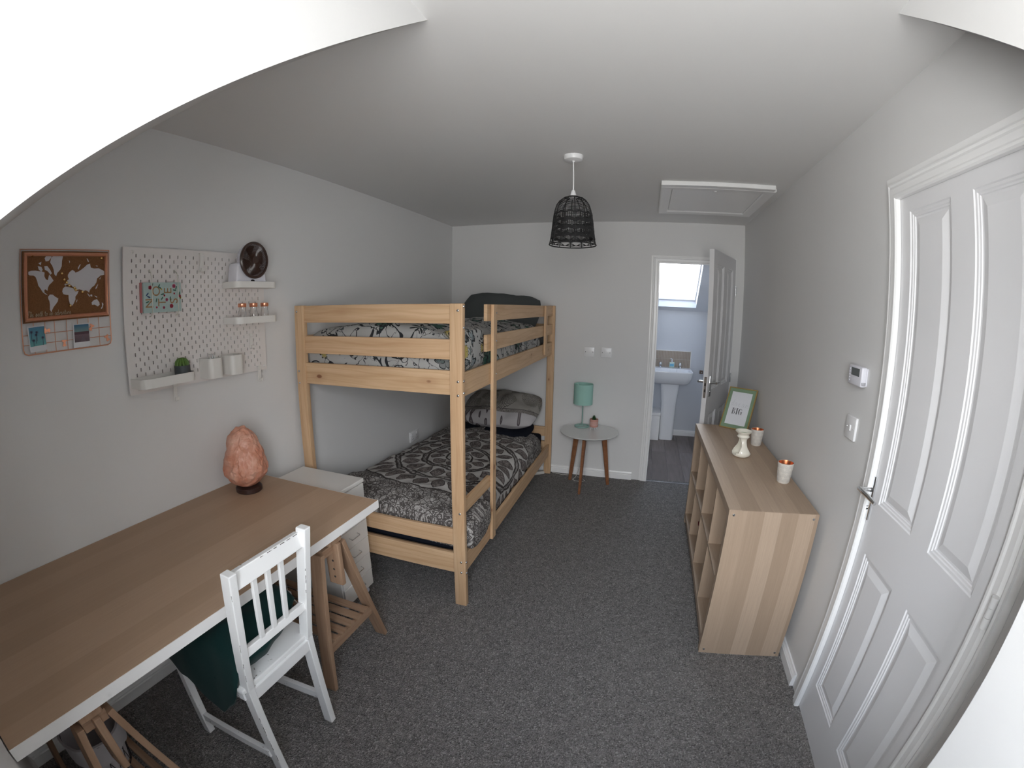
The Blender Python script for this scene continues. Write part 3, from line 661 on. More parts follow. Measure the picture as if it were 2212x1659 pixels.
def duvet(name, mat, x0, x1, y0, y1, ztop, drape, foot, seed, label, hfun=None, thick=.03, nx=72, ny=130, amp=.012, r=.07):
    """cloth grid: hangs down over the open side (x1) by drape and over the foot end (y0) by foot"""
    vs = []; uv = []; fs = []
    Lx = (x1-x0)-r+r*1.5708+drape; Ly = (y1-y0)-r+r*1.5708+foot
    for j in range(ny+1):
        sy = Ly*j/ny; dy_, dzy = fold(sy, foot, r, Ly); y = y0+dy_
        for i in range(nx+1):
            sx = Lx*i/nx; dx_, dzx = fold(Lx-sx, drape*(1+.12*math.sin(sy*6+seed)), r, Lx); x = x1-dx_
            el = min(1, i/5.0); ez = -(1-math.sqrt(max(0, 1-(1-el)**2)))*.05
            eh = min(1, (ny-j)/6.0); ez -= (1-math.sqrt(max(0, 1-(1-eh)**2)))*.06
            n1 = noise.noise(Vector((x*5+seed, y*3.2, dzx*4+dzy*4))); n2 = noise.noise(Vector((x*13, y*9+seed, (dzx+dzy)*11))); n3 = abs(noise.noise(Vector((x*7+y*4, y*7-x*5, seed+(dzx+dzy)*6))))
            hh = (hfun(x, y) if hfun else 0)*(1 if dzx > -.5*r and dzy > -.5*r else .5)
            d = amp*(n1*1.6+n2*.7-n3*1.6)+amp*.9
            z = min(dzx, dzy)+.25*max(dzx, dzy) if (dzx < 0 and dzy < 0) else dzx+dzy
            z = max(z, -(r+max(drape, foot)*1.15))
            p = Vector((x, y, ztop+z+ez+hh))
            if dzx < -.5*r: p.x += d*.7; p.z += d*.2
            elif dzy < -.5*r: p.y -= d*.7; p.z += d*.2
            else: p.z += d
            vs.append(p); uv.append((sx, sy))
    for j in range(ny):
        for i in range(nx): a = j*(nx+1)+i; fs.append((a, a+1, a+nx+2, a+nx+1))
    o = mesh(name, vs, fs, mat, None, None, True, uv)
    sm = o.modifiers.new('thickness', 'SOLIDIFY'); sm.thickness = thick; sm.offset = -1
    return tag(o, label, 'duvet')
def hl(x, y):   # lower duvet: fuller towards the foot and the middle
    a = max(0, min(1, (-.9-y)/1.1)); return .045*math.sin(max(0, min(1, (x-.08)/.85))*math.pi)+.01*a+.028*math.exp(-((y+1.85)/.2)**2)+.03*math.exp(-((x-.15)/.15)**2)*a
duvet('duvet', M_paisley, .085, .972, -2.088, -.30, .452, .095, .06, 3.1, 'grey paisley medallion duvet spread over the lower bunk', hl)
def hu(x, y): return .045*math.sin(max(0, min(1, (x-.08)/.85))*math.pi)+.02*math.exp(-((y+1.8)/.35)**2)
duvet('duvet', M_botan, .085, .968, -2.088, -.42, 1.385, .125, .125, 8.3, 'white duvet with green leaf print on the upper bunk', hu, nx=64, ny=110, amp=.013)
# the lump of duvet hanging out between post and ladder
def blob(name, c, r, mat, seed, label, cat, uvs=True, sub=4, pw_=.5, amp=.06, fr=6, parent=None, rot=None):
    bm = bmesh.new(); bmesh.ops.create_icosphere(bm, subdivisions=sub, radius=1)
    for v in bm.verts:
        p = v.co.copy(); q = Vector([math.copysign(abs(a)**pw_, a) for a in p]); n_ = noise.noise(p*fr*.3+Vector((seed, 0, 0)))+.5*noise.noise(p*fr*.8+Vector((0, seed, 0)))
        q = q*(1+amp*n_); v.co = Vector((q.x*r[0], q.y*r[1], q.z*r[2]))
    if uvs:
        ul = bm.loops.layers.uv.new('UV')
        for f_ in bm.faces:
            for l in f_.loops: l[ul].uv = (l.vert.co.x+1.2+abs(l.vert.co.z), l.vert.co.y+seed)
    M = T(*c) @ (rot or Matrix.Identity(4)); o = frombm(name, bm, mat, parent, M, 80); return tag(o, label, cat)
du = [o for o in bpy.data.objects if o.name == 'duvet'][0]
blob('hanging_corner', (.965, -1.915, .385), (.072, .165, .095), M_paisley, 1.3, None, None, amp=.12, parent=du)
du2 = bpy.data.objects['duvet.001']
blob('bulging_corner', (.925, -1.925, 1.325), (.078, .155, .105), M_botan, 2.2, None, None, amp=.10, parent=du2)
def pillow(name, c, size, mat, label, rot, seed=0, flange=.018):
    a, b, h = size; n = 26; vs = []; fs = []
    for side_ in (1, -1):
        for j in range(n+1):
            for i in range(n+1):
                u = -1+2*i/n; v = -1+2*j/n; ru = (1-abs(u)**2.6); rv = (1-abs(v)**2.6); z = (max(0, ru*rv)**.5)*h/2
                x = u*a/2*(1-.10*v*v*abs(u)); y = v*b/2*(1-.13*u*u*abs(v))+.02*noise.noise(Vector((u*2, seed, 0)))
                z = z*(1+.45*noise.noise(Vector((x*6+seed, y*6, side_))))+.004*noise.noise(Vector((x*30, y*30, seed)))
                vs.append((x, y, side_*z if z > .001 else side_*.001))
    o_ = (n+1)**2
    for j in range(n):
        for i in range(n):
            q = j*(n+1)+i; fs.append((q, q+1, q+n+2, q+n+1)); fs.append((o_+q, o_+q+n+1, o_+q+n+2, o_+q+1))
    for i in range(n):
        for a_, b_ in ((i, i+1), ((n)*(n+1)+i+1, (n)*(n+1)+i)): fs.append((b_, a_, o_+a_, o_+b_))
        for a_, b_ in (((i+1)*(n+1), i*(n+1)), (i*(n+1)+n, (i+1)*(n+1)+n)): fs.append((b_, a_, o_+a_, o_+b_))
    return tag(mesh(name, vs, fs, mat, None, T(*c) @ rot, True), label, 'pillow')
pillow('pillow', (.56, -.345, .470), (.68, .46, .12), M_navy, 'dark navy pillow under the patterned pillow on the lower bunk', Matrix.Rotation(R(3), 4, 'X'), 2)
pillow('pillow', (.60, -.27, .635), (.70, .50, .22), M_pillow, 'grey and white leaf patterned pillow on the lower bunk', Matrix.Rotation(R(20), 4, 'X'), 5)
pillow('pillow', (.555, -.235, 1.475), (.72, .44, .20), M_greycloth, 'charcoal grey pillow propped up on the upper bunk', Matrix.Rotation(R(4), 4, 'Y') @ Matrix.Rotation(R(46), 4, 'X'), 9)

# ================================================================== DESK AND WHAT STANDS AT IT
DX, DY0, DY1, DZ = .762, -4.026, -2.468, .726
desk = thing('desk', (DX/2, (DY0+DY1)/2, DZ-.036), 'long oak-effect desk top with white edge along the left wall', 'desk')
box('top_surface', (.003, DY0, DZ-.034), (DX-.0012, DY1-.0012, DZ), M_oak, desk, .0005)
A = Acc(); A.box((DX-.0012, DY0, DZ-.036), (DX+.001, DY1+.001, DZ-.0004)); A.box((.003, DY1-.0012, DZ-.036), (DX-.0012, DY1+.001, DZ-.0004)); A.build('edge_band', M_white, desk, False)
def trestle(y0, yb, yr, yrf, ylf, label):
    """y0 top of the left leg, yb the drilled bar, yr top of the right leg; ylf/yrf the feet"""
    t_ = thing('trestle', (.40, (y0+yrf)/2, 0), label, 'trestle', 'wooden trestles under the desk')
    for xc in (.712, .085):
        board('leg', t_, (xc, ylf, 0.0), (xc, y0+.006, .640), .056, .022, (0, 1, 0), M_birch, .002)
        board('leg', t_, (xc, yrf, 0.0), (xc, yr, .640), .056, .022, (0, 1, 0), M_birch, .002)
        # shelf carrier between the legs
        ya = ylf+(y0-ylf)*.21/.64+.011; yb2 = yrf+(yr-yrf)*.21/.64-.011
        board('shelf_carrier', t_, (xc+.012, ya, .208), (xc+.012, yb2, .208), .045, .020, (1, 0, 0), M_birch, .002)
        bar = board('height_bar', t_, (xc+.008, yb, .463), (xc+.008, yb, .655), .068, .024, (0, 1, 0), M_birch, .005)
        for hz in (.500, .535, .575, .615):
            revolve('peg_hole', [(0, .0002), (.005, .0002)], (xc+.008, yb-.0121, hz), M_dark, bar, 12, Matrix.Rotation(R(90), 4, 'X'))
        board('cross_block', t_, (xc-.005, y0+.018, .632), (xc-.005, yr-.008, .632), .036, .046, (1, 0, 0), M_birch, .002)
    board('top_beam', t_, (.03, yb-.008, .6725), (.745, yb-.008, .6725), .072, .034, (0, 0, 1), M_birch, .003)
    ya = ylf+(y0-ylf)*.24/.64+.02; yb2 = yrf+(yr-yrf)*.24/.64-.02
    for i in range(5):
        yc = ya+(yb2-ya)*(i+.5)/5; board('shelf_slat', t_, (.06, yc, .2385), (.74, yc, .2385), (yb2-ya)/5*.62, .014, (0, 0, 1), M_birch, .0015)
    return t_
trestle(-2.838, -2.745, -2.700, -2.485, -2.905, 'birch trestle carrying the far end of the desk')
trestle(-3.850, -3.790, -3.745, -3.585, -3.925, 'birch trestle carrying the near end of the desk')
# drawer unit
ux0, ux1, uy0, uy1, uz0, uz1 = .094, .498, -2.462, -2.203, .062, .6885
du_ = thing('drawer_unit', ((ux0+ux1)/2, (uy0+uy1)/2, 0), 'white metal six-drawer unit on castors behind the desk', 'drawers')
box('cabinet_body', (ux0, uy0, uz0), (ux1-.012, uy1, uz1-.022), M_cabinet, du_, .002)
box('cabinet_top', (ux0-.001, uy0-.001, uz1-.020), (ux1+.001, uy1+.001, uz1), M_cabinet, du_, .003, 2)
nd_ = 6; hh = (uz1-.024-uz0)/nd_
for i in range(nd_):
    za = uz0+i*hh; d_ = box('drawer', (ux1-.012, uy0+.004, za+.0015), (ux1, uy1-.004, za+hh-.0015), M_cabinet, du_, .0015)
    zc = za+hh*.60; yc = (uy0+uy1)/2
    A = Acc(); A.tube([(ux1-.001, yc-.034, zc), (ux1+.016, yc-.034, zc-.004), (ux1+.018, yc-.030, zc-.006), (ux1+.018, yc+.030, zc-.006), (ux1+.016, yc+.034, zc-.004), (ux1-.001, yc+.034, zc)], .0022, 8); A.build('drawer_handle', M_steel, d_)
    
for xx in (ux0+.05, ux1-.04):
    for yy in (uy0+.03, uy1-.03):
        cs = revolve('castor', [(0, -.009), (.020, -.009), (.022, 0), (.020, .009), (0, .009)], (xx, yy, .022), M_greyplast, du_, 16, Matrix.Rotation(R(90), 4, 'X')); tube('castor_stem', [(xx, yy, .024), (xx, yy, uz0+.004)], .007, M_steel, du_)
# salt lamp
sl = thing('salt_lamp', (.158, -2.648, DZ), 'pink salt rock lamp on a dark wooden base', 'lamp')
revolve('lamp_base', [(0, 0), (.058, 0), (.062, .004), (.062, .020), (.058, .024), (0, .024)], (.158, -2.648, DZ), plain('dark_stained_wood', (.035, .015, .012), .4), sl, 36)
bm = bmesh.new(); bmesh.ops.create_icosphere(bm, subdivisions=5, radius=1)
cells = [Vector((random.gauss(0, 1), random.gauss(0, 1), random.gauss(0, 1))).normalized() for _ in range(42)]
for v in bm.verts:
    p = v.co.copy(); hz = (p.z+1)/2
    rad = .094*(1-max(0, hz-.32)**1.25*.85)*(1-max(0, .25-hz)*.8)
    d_ = sorted((p+Vector((.12*noise.noise(p*3), .12*noise.noise(p*3+Vector((5, 0, 0))), 0))-c).length for c in cells)[:2]; fac = 1.02-.32*d_[0]*d_[0]-.045*max(0, 1-(d_[1]-d_[0])/.10)+.09*noise.noise(p*2.6)+.03*noise.noise(p*9)
    xy = Vector((p.x, p.y)); L_ = xy.length; q = min(1, L_*1.25+.0)**.8
    if L_ > 1e-6: xy = xy/L_*rad*q*fac*1.1
    v.co = Vector((xy.x+.012*(hz-.5), xy.y-.010*hz, .020+(hz**.92)*.285*(1+.04*noise.noise(p*4))))
    if v.co.z < .0245 and q > .3: v.co.z = .0245
frombm('salt_rock', bm, M_salt, sl, T(.158, -2.648, DZ), 22)
# chair
ch = thing('desk_chair', (.62, -3.20, 0), 'white painted wooden chair with chipped edges at the desk', 'chair')
def postpath(name, yc, w=.028):
    prof = [(.806, 0.0), (.800, .40), (.800, .45), (.848, .70), (.882, .900)]; dpt = .038; vs = []; fs = []
    for i, (x, z) in enumerate(prof):
        for dx, dy in ((-dpt/2, -w/2), (dpt/2, -w/2), (dpt/2, w/2), (-dpt/2, w/2)): vs.append((x+dx, yc+dy, z))
    for i in range(len(prof)-1):
        for k in range(4): fs.append((i*4+k, i*4+(k+1) % 4, i*4+4+(k+1) % 4, i*4+4+k))
    fs.append((3, 2, 1, 0)); n = (len(prof)-1)*4; fs.append((n, n+1, n+2, n+3))
    o = mesh(name, vs, fs, M_chair, ch); bm = bmesh.new(); bm.from_mesh(o.data); bmesh.ops.recalc_face_normals(bm, faces=bm.faces)
    bev(bm, .003, 2, [e_ for e_ in bm.edges if len(e_.link_faces) == 2 and e_.calc_face_angle(0) > .5]); bm.to_mesh(o.data); bm.free(); return o
YA, YB = -3.051, -3.349
postpath('back_leg', YA); postpath('back_leg', YB)
for yc in (YA+.012, YB-.014): board('front_leg', ch, (.424, yc, 0), (.424, yc, .44), .034, .030, (0, 1, 0), M_chair, .003)
board('top_rail', ch, (.868, YB+.012, .860), (.868, YA-.012, .860), .052, .022, (1, 0, .18), M_chair, .003)
board('lower_rail', ch, (.829, YB+.012, .597), (.829, YA-.012, .597), .028, .022, (1, 0, .18), M_chair, .003)
for k in range(3):
    yc = -3.258+k*.0555; board('back_slat', ch, (.832, yc, .602), (.864, yc, .842), .020, .011, (1, 0, -.13), M_chair, .003)
bm = bmesh.new(); bbox(bm, Vector((-.215, -.178, 0)), Vector((.198, .178, .020))); bev(bm, .005, 3); frombm('seat', bm, M_chair, ch, T(.610, -3.200, .440), 40)
board('seat_rail', ch, (.806, YB+.012, .418), (.806, YA-.012, .418), .046, .020, (1, 0, 0), M_chair, .002)
board('seat_rail', ch, (.424, YB+.0, .418), (.424, YA-.0, .418), .042, .018, (1, 0, 0), M_chair, .002)
for yc in (YA+.010, YB-.012):
    board('seat_rail', ch, (.44, yc, .420), (.792, yc, .420), .040, .018, (0, 1, 0), M_chair, .002)
    board('stretcher', ch, (.434, yc, .090), (.798, yc, .128), .036, .020, (0, 1, 0), M_chair, .002)
# bare chips along the edges of the paint
chips = Acc()
def chip(p, q, w=.0016):
    p, q = Vector(p), Vector(q); n = 7; pts = [p.lerp(q, i/(n-1))+Vector((0, random.uniform(-.0006, .0006), random.uniform(-.0006, .0006))) for i in range(n)]; chips.tube(pts, [w*random.uniform(.3, 1) for _ in range(n)], 4)
for a_ in range(6):
    y_ = -3.23+a_*.027; chip((.878, y_, .8858), (.878, y_+random.uniform(.008, .02), .8860), .0014)
def px_(z): 
    pr = [(.806, 0.0), (.800, .40), (.800, .45), (.848, .70), (.882, .900)]
    for (x0_, z0_), (x1_, z1_) in zip(pr, pr[1:]):
        if z0_ <= z <= z1_: return x0_+(x1_-x0_)*(z-z0_)/(z1_-z0_)
for z_, ln in ((.10, .03), (.16, .05), (.24, .06), (.31, .02), (.50, .03), (.56, .02), (.63, .03), (.82, .02)): chip((px_(z_)+.018, YB-.0130, z_), (px_(z_+ln)+.018, YB-.0130, z_+ln), .0013)
for z_, ln in ((.70, .03), (.66, .012), (.75, .008)): chip((px_(z_)+.018, YA-.0130, z_), (px_(z_+ln)+.018, YA-.0130, z_+ln), .0014)
chips.build('paint_chip', M_chip, ch)['kind'] = 'stuff'
# cushion
n = 36; vs = []; fs = []
for side_ in (1, -1):
    for j in range(n+1):
        for i in range(n+1):
            u = -1+2*i/n; v = -1+2*j/n; th_ = (max(0, (1-abs(u)**4)*(1-abs(v)**4))**.5)*.072
            x = .598+u*.222*(1-.16*v*v*abs(u)-.02*(1-v*v)); y = -3.235+v*.215*(1-.14*u*u*abs(v)-.03*(1-u*u))
            z = .536+.055*max(0, v)+.012*u                          # leans up towards the far side
            over = max(0, -3.355-y); z -= over*1.15+6.5*over*over; y += over*.42
            cr_ = max(0, 1-math.hypot(u-.45, v+1.0)/.75); z -= cr_*.075
            wr = .005*math.sin(v*16+u*5+noise.noise(Vector((u*2, v*2, 1)))*5)*(.4+.6*max(0, -v))
            z += side_*th_+wr+.012*noise.noise(Vector((u*3, v*3, 4.0)))
            if side_ < 0 and y > -3.385: z = max(z, .4615)
            vs.append((x, y, z+(0.0005*side_)))
o_ = (n+1)**2
for j in range(n):
    for i in range(n):
        q = j*(n+1)+i; fs.append((q, q+1, q+n+2, q+n+1)); fs.append((o_+q, o_+q+n+1, o_+q+n+2, o_+q+1))
for i in range(n):
    for a_, b_ in ((i, i+1), ((n)*(n+1)+i+1, (n)*(n+1)+i)): fs.append((b_, a_, o_+a_, o_+b_))
    for a_, b_ in (((i+1)*(n+1), i*(n+1)), (i*(n+1)+n, (i+1)*(n+1)+n)): fs.append((b_, a_, o_+a_, o_+b_))
tag(mesh('cushion', vs, fs, M_green, None, None, True), 'dark green velvet cushion slumped over the chair seat', 'cushion')
# basket with bag on the near trestle shelf
bk = thing('waste_basket', (.47, -3.785, .2455), 'dark wire waste basket standing on the near trestle shelf', 'waste basket')
A = Acc(); cx_, cy_, z0_ = .47, -3.785, .2475
def ring(r_, z_, n_=28): return [(cx_+r_*math.cos(2*math.pi*i/n_), cy_+r_*math.sin(2*math.pi*i/n_), z_) for i in range(n_)]
A.tube(ring(.102, z0_+.165), .003, 6, True); A.tube(ring(.080, z0_+.002), .002, 6, True)
for k in range(16):
    t_ = 2*math.pi*k/16; A.tube([(cx_+math.cos(t_+a_*.45)*(.080+.022*a_), cy_+math.sin(t_+a_*.45)*(.080+.022*a_), z0_+.002+.163*a_) for a_ in (0, .25, .5, .75, 1)], .0013, 5)
    A.tube([(cx_+math.cos(t_-a_*.45)*(.080+.022*a_), cy_+math.sin(t_-a_*.45)*(.080+.022*a_), z0_+.002+.163*a_) for a_ in (0, .25, .5, .75, 1)], .0013, 5)
A.build('wire_cage', plain('dark_wire', (.03, .022, .025), .4, .7), bk)
n_ = 56; prof = [(.02, .006), (.076, .008), (.096, .155), (.100, .172), (.107, .170), (.105, .140), (.104, .095)]; vs = []; fs = []
for i, (r_, z_) in enumerate(prof):
    for k in range(n_):
        t_ = 2*math.pi*k/n_; w_ = 1+.035*noise.noise(Vector((math.cos(t_)*3, math.sin(t_)*3, z_*20)))*(1 if i else 0); zz_ = z_+(.03*noise.noise(Vector((math.cos(t_)*2, math.sin(t_)*2, 9))) if i >= 5 else 0)
        vs.append((cx_+r_*w_*math.cos(t_), cy_+r_*w_*math.sin(t_), z0_+zz_))
for i in range(len(prof)-1):
    for k in range(n_): fs.append((i*n_+k, i*n_+(k+1) % n_, (i+1)*n_+(k+1) % n_, (i+1)*n_+k))
fs.append(tuple(range(n_))[::-1]); tag(mesh('bin_bag', vs, fs, M_bag, None, None, 60), 'crumpled translucent white bag lining the wire basket', 'bag')
# router box and cable under the far end of the desk
rb = tag(box('white_box', (.28, -2.845, .2475), (.40, -2.715, .295), M_plast, None, .006, 3, 40), 'small white plastic box on the shelf of the far trestle', 'box')
tag(tube('cable', [(.39, -2.72, .262), (.45, -2.74, .256), (.50, -2.78, .30), (.47, -2.80, .36), (.40, -2.74, .40), (.36, -2.70, .34), (.335, -2.70, .29)], .0022, M_cable), 'thin white cable looping beside the white box', 'cable')

# ================================================================== PEGBOARD
gy0, gy1, gz0, gz1, gx0, gx1 = -3.0917, -2.3327, 1.2351, 1.8015, .012, .019
pb = thing('pegboard', (.0, (gy0+gy1)/2, gz0), 'large white pegboard with slots on the left wall', 'pegboard')
vs = []; fs = []; NC, NR = 35, 27; cwd = .02; chh = .02; oy = gy0+(gy1-gy0-NC*cwd)/2; ozz = gz0+(gz1-gz0-NR*chh)/2-.0
def addq(*p): b0 = len(vs); vs.extend(p); fs.append(tuple(range(b0, b0+len(p))))
cellh = {}
slot = [(-.0025, -.0052), (-.0015, -.0070), (.0015, -.0070), (.0025, -.0052), (.0025, .0052), (.0015, .0070), (-.0015, .0070), (-.0025, .0052)]
for i in range(NC):
    par = i % 2; j = 0
    y_a, y_b = oy+i*cwd, oy+(i+1)*cwd
    if par: addq((gx1, y_a, ozz), (gx1, y_b, ozz), (gx1, y_b, ozz+chh), (gx1, y_a, ozz+chh)); j = 1
    while j+2 <= NR:
        za, zb_ = ozz+j*chh, ozz+(j+2)*chh; cyy, czz = (y_a+y_b)/2, (za+zb_)/2
        outer = [(y_a, za), (y_b, za), (y_b, zb_), (y_a, zb_)]; b0 = len(vs)
        for p in outer: vs.append((gx1, p[0], p[1]))
        for p in slot: vs.append((gx1, cyy+p[0], czz+p[1]))
        for p in slot: vs.append((gx0, cyy+p[0], czz+p[1]))
        s_ = b0+4
        fs += [(b0, b0+1, s_+2, s_+1), (b0+1, s_+3, s_+2), (b0+1, b0+2, s_+4, s_+3), (b0+2, s_+5, s_+4), (b0+2, b0+3, s_+6, s_+5), (b0+3, s_+7, s_+6), (b0+3, b0, s_+0, s_+7), (b0, s_+1, s_+0)]
        for k in range(8): fs.append((s_+k, s_+(k+1) % 8, s_+8+(k+1) % 8, s_+8+k))
        j += 2
    if j < NR: addq((gx1, y_a, ozz+j*chh), (gx1, y_b, ozz+j*chh), (gx1, y_b, ozz+NR*chh), (gx1, y_a, ozz+NR*chh))
ya_, yb_, za_, zb_ = oy, oy+NC*cwd, ozz, ozz+NR*chh
for (p, q) in (((gy0, gz0), (gy1, za_)), ((gy0, zb_), (gy1, gz1)), ((gy0, za_), (ya_, zb_)), ((yb_, za_), (gy1, zb_))): addq((gx1, p[0], p[1]), (gx1, q[0], p[1]), (gx1, q[0], q[1]), (gx1, p[0], q[1]))
cn = [(gy0, gz0), (gy1, gz0), (gy1, gz1), (gy0, gz1)]
for k in range(4): a_, b_ = cn[k], cn[(k+1) % 4]; addq((gx1, *a_), (gx1-.006, *a_), (gx1-.006, *b_), (gx1, *b_))
mesh('board', vs, fs, plain('pegboard_white', (.74, .71, .69), .45), pb)
box('slot_shade_sheet', (.010, gy0+.004, gz0+.004), (.0125, gy1-.004, gz1-.004), plain('slot_shadow', (.085, .05, .05), .9), pb, 0)  # dark sheet added behind the slots, its colour stands for the shade inside them
for p in ((-3.050, 1.791-.008), (-3.049, 1.253), (-2.349, 1.255), (-2.356, 1.783)):
    revolve('screw_cap', [(0, .005), (.004, .0048), (.006, .003), (.0068, 0)], (gx1, *p), M_metalwhite, pb, 16, Matrix.Rotation(R(90), 4, 'Y'))
def tray(y0, y1, z0, z1, label):
    o = [(.020, y0), (.020, y1)]; r = .035; x1 = .128
    for k in range(7): t_ = R(90*k/6); o.append((x1-r+r*math.sin(t_), y1-r+r*math.cos(t_)))
    for k in range(7): t_ = R(90*k/6); o.append((x1-r+r*math.cos(t_), y0+r-r*math.sin(t_)))
    n_ = len(o); vs = []; fs = []
    ce = ((.074), (y0+y1)/2)
    def ins(p, d): 
        q = [p[0], p[1]]; dx = -d if p[0] > .03 else d; 
        L_ = y1-y0; q[0] = .020+(p[0]-.020)*(1-d/.108*1.0)+(d if p[0] < .021 else 0); q[1] = ce[1]+(p[1]-ce[1])*(1-2*d/L_); return q
    for z_, d in ((z0, 0), (z1, 0), (z1, .0022), (z0+.002, .0022)):
        for p in o: q = ins(p, d) if d else p; vs.append((q[0], q[1], z_))
    for a_ in range(3):
        for k in range(n_): fs.append((a_*n_+k, a_*n_+(k+1) % n_, (a_+1)*n_+(k+1) % n_, (a_+1)*n_+k))
    fs.append(tuple(range(n_))[::-1]); fs.append(tuple(3*n_+k for k in range(n_)))
    return tag(mesh('pegboard_tray', vs, fs, M_metalwhite, None, None, 35), label, 'shelf', 'white tray shelves on the pegboard')
tray(-2.592, -2.335, 1.636, 1.665, 'white pegboard tray carrying the small fan')
tray(-2.592, -2.335, 1.474, 1.505, 'white pegboard tray carrying three glass jars')
tray(-3.085, -2.828, 1.264, 1.300, 'white pegboard tray carrying the cactus pot')
def pegcup(y0, y1, z0, z1, label):
    o = [(.020, y0), (.020, y1)]; r = .022; x1 = .102
    for k in range(6): t_ = R(90*k/5); o.append((x1-r+r*math.sin(t_), y1-r+r*math.cos(t_)))
    for k in range(6): t_ = R(90*k/5); o.append((x1-r+r*math.cos(t_), y0+r-r*math.sin(t_)))
    n_ = len(o); vs = []; fs = []; cyy = (y0+y1)/2; cxx = .061
    for z_, s_ in ((z0, .97), (z0+.003, 1), (z1, 1.0), (z1, .955), (z0+.004, .93)):
        for p in o: vs.append((cxx+(p[0]-cxx)*s_, cyy+(p[1]-cyy)*s_, z_))
    for a_ in range(4):
        for k in range(n_): fs.append((a_*n_+k, a_*n_+(k+1) % n_, (a_+1)*n_+(k+1) % n_, (a_+1)*n_+k))
    fs.append(tuple(range(n_))[::-1]); fs.append(tuple(4*n_+k for k in range(n_)))
    return tag(mesh('pegboard_cup', vs, fs, M_metalwhite, None, None, 35), label, 'container', 'white containers on the pegboard')
pegcup(-2.742, -2.665, 1.250, 1.336, 'white pegboard container holding wire clips'); pegcup(-2.620, -2.546, 1.250, 1.337, 'white pegboard container right of the one with clips')
A = Acc()
for k in range(3):
    y_ = -2.715+k*.012; A.tube([(.055, y_, 1.332), (.055, y_-.002, 1.350), (.058, y_+.004, 1.354), (.061, y_+.006, 1.346), (.062, y_+.006, 1.330)], .0012, 5)
A.box((.050, -2.722, 1.318), (.066, -2.688, 1.334)); tag(A.build('binder_clip', M_steel), 'steel wire clips sticking out of the pegboard container', 'clip')
def peghook(y, zt_, zb_, label):
    A = Acc(); pr = [(.020, zt_), (.030, zt_+.001), (.033, zt_-.012), (.027, zb_+.012), (.030, zb_+.002), (.040, zb_+.006), (.041, zb_+.018)]
    for k in range(len(pr)-1):
        a_, b_ = pr[k], pr[k+1]; d = Vector((b_[0]-a_[0], 0, b_[1]-a_[1])).normalized(); n__ = Vector((-d.z, 0, d.x))*.0016
        v = [Vector((p[0], y+s_*.009, p[1]))+n__*e_ for p in (a_, b_) for s_ in (-1, 1) for e_ in (-1, 1)]
        A.add((v, [(0, 1, 3, 2), (4, 6, 7, 5), (0, 4, 5, 1), (2, 3, 7, 6), (0, 2, 6, 4), (1, 5, 7, 3)]))
    return tag(A.build('peg_hook', M_metalwhite, None, False), label, 'hook', 'white hooks on the pegboard')
peghook(-2.716, 1.788, 1.706, 'white hook near the top of the pegboard'); peghook(-2.436, 1.420, 1.348, 'white hook below the tray of jars'); peghook(-2.886, 1.252, 1.178, 'white hook hanging below the cactus tray'); peghook(-2.395, 1.256, 1.182, 'white hook at the lower right corner of the pegboard')
# notebooks behind elastic cords
M_el = plain('pale_elastic', (.66, .66, .58), .8)
for y_, lb in ((-2.976, 'pale elastic cord over the spine side of the mint notebook'), (-2.8505, 'pale elastic cord over the right edge of the mint notebook')):
    tag(tube('elastic_cord', [(.020, y_, 1.712), (.040, y_, 1.700), (.0475, y_, 1.670), (.0485, y_, 1.60), (.0475, y_, 1.545), (.035, y_, 1.532), (.020, y_, 1.530)], .0019, M_el, None, 6), lb, 'cord', 'elastic cords on the pegboard')
nb = thing('notebook', (.03, -2.925, 1.545), 'mint floral notebook held sideways by cords on the pegboard', 'notebook')
box('pages', (.032, -3.008, 1.5475), (.0405, -2.838, 1.6605), M_paper, nb, .0005)
M_mintpaper = plain('mint_cover', (.40, .52, .50), .55)
A = Acc(); A.box((.0405, -3.013, 1.545), (.0425, -2.834, 1.663)); A.box((.0300, -3.013, 1.545), (.0320, -2.834, 1.663)); A.box((.0320, -3.013, 1.545), (.0405, -3.010, 1.663)); A.build('cover', M_mintpaper, nb, False)
M_letter = plain('ochre_letter', (.34, .19, .08), .6); M_dot = plain('cream_dot', (.8, .74, .6), .6); M_flr = plain('flower_red', (.55, .06, .10), .6); M_flp = plain('flower_pink', (.65, .12, .22), .6); M_fly = plain('flower_yellow', (.60, .42, .06), .6); M_lf = plain('leaf_dark', (.04, .13, .09), .6); M_lb = plain('leaf_navy', (.03, .06, .16), .6)
# face +x, the page is turned a quarter counter-clockwise: its right is up, its top is towards -y
def facing_x(x, y, z, turn=0): return T(x, y, z) @ Matrix(((0, 0, 1, 0), (1, 0, 0, 0), (0, 1, 0, 0), (0, 0, 0, 1))) @ Matrix.Rotation(R(turn), 4, 'Z')
for s_, (y_, z_) in zip('NOTES', ((-2.985, 1.582), (-2.952, 1.629), (-2.926, 1.584), (-2.897, 1.629), (-2.868, 1.588))):
    textmesh('cover_letter', s_, .052, facing_x(.0429, y_, z_, 90), M_letter, nb, .0003)
def disc(x, y, z, r_, mat, nm, par, n_=8): return mesh(nm, [(x, y+r_*math.cos(2*math.pi*k/n_), z+r_*math.sin(2*math.pi*k/n_)) for k in range(n_)]+[(x-.0004, y, z)], [tuple(range(n_))]+[(k, n_, (k+1) % n_) for k in range(n_)], mat, par)
A = Acc()
def dvf(x, y, z, r_, n_=6, p=0): return ([(x, y+r_*math.cos(2*math.pi*k/n_+p), z+r_*math.sin(2*math.pi*k/n_+p)) for k in range(n_)], [tuple(range(n_))])
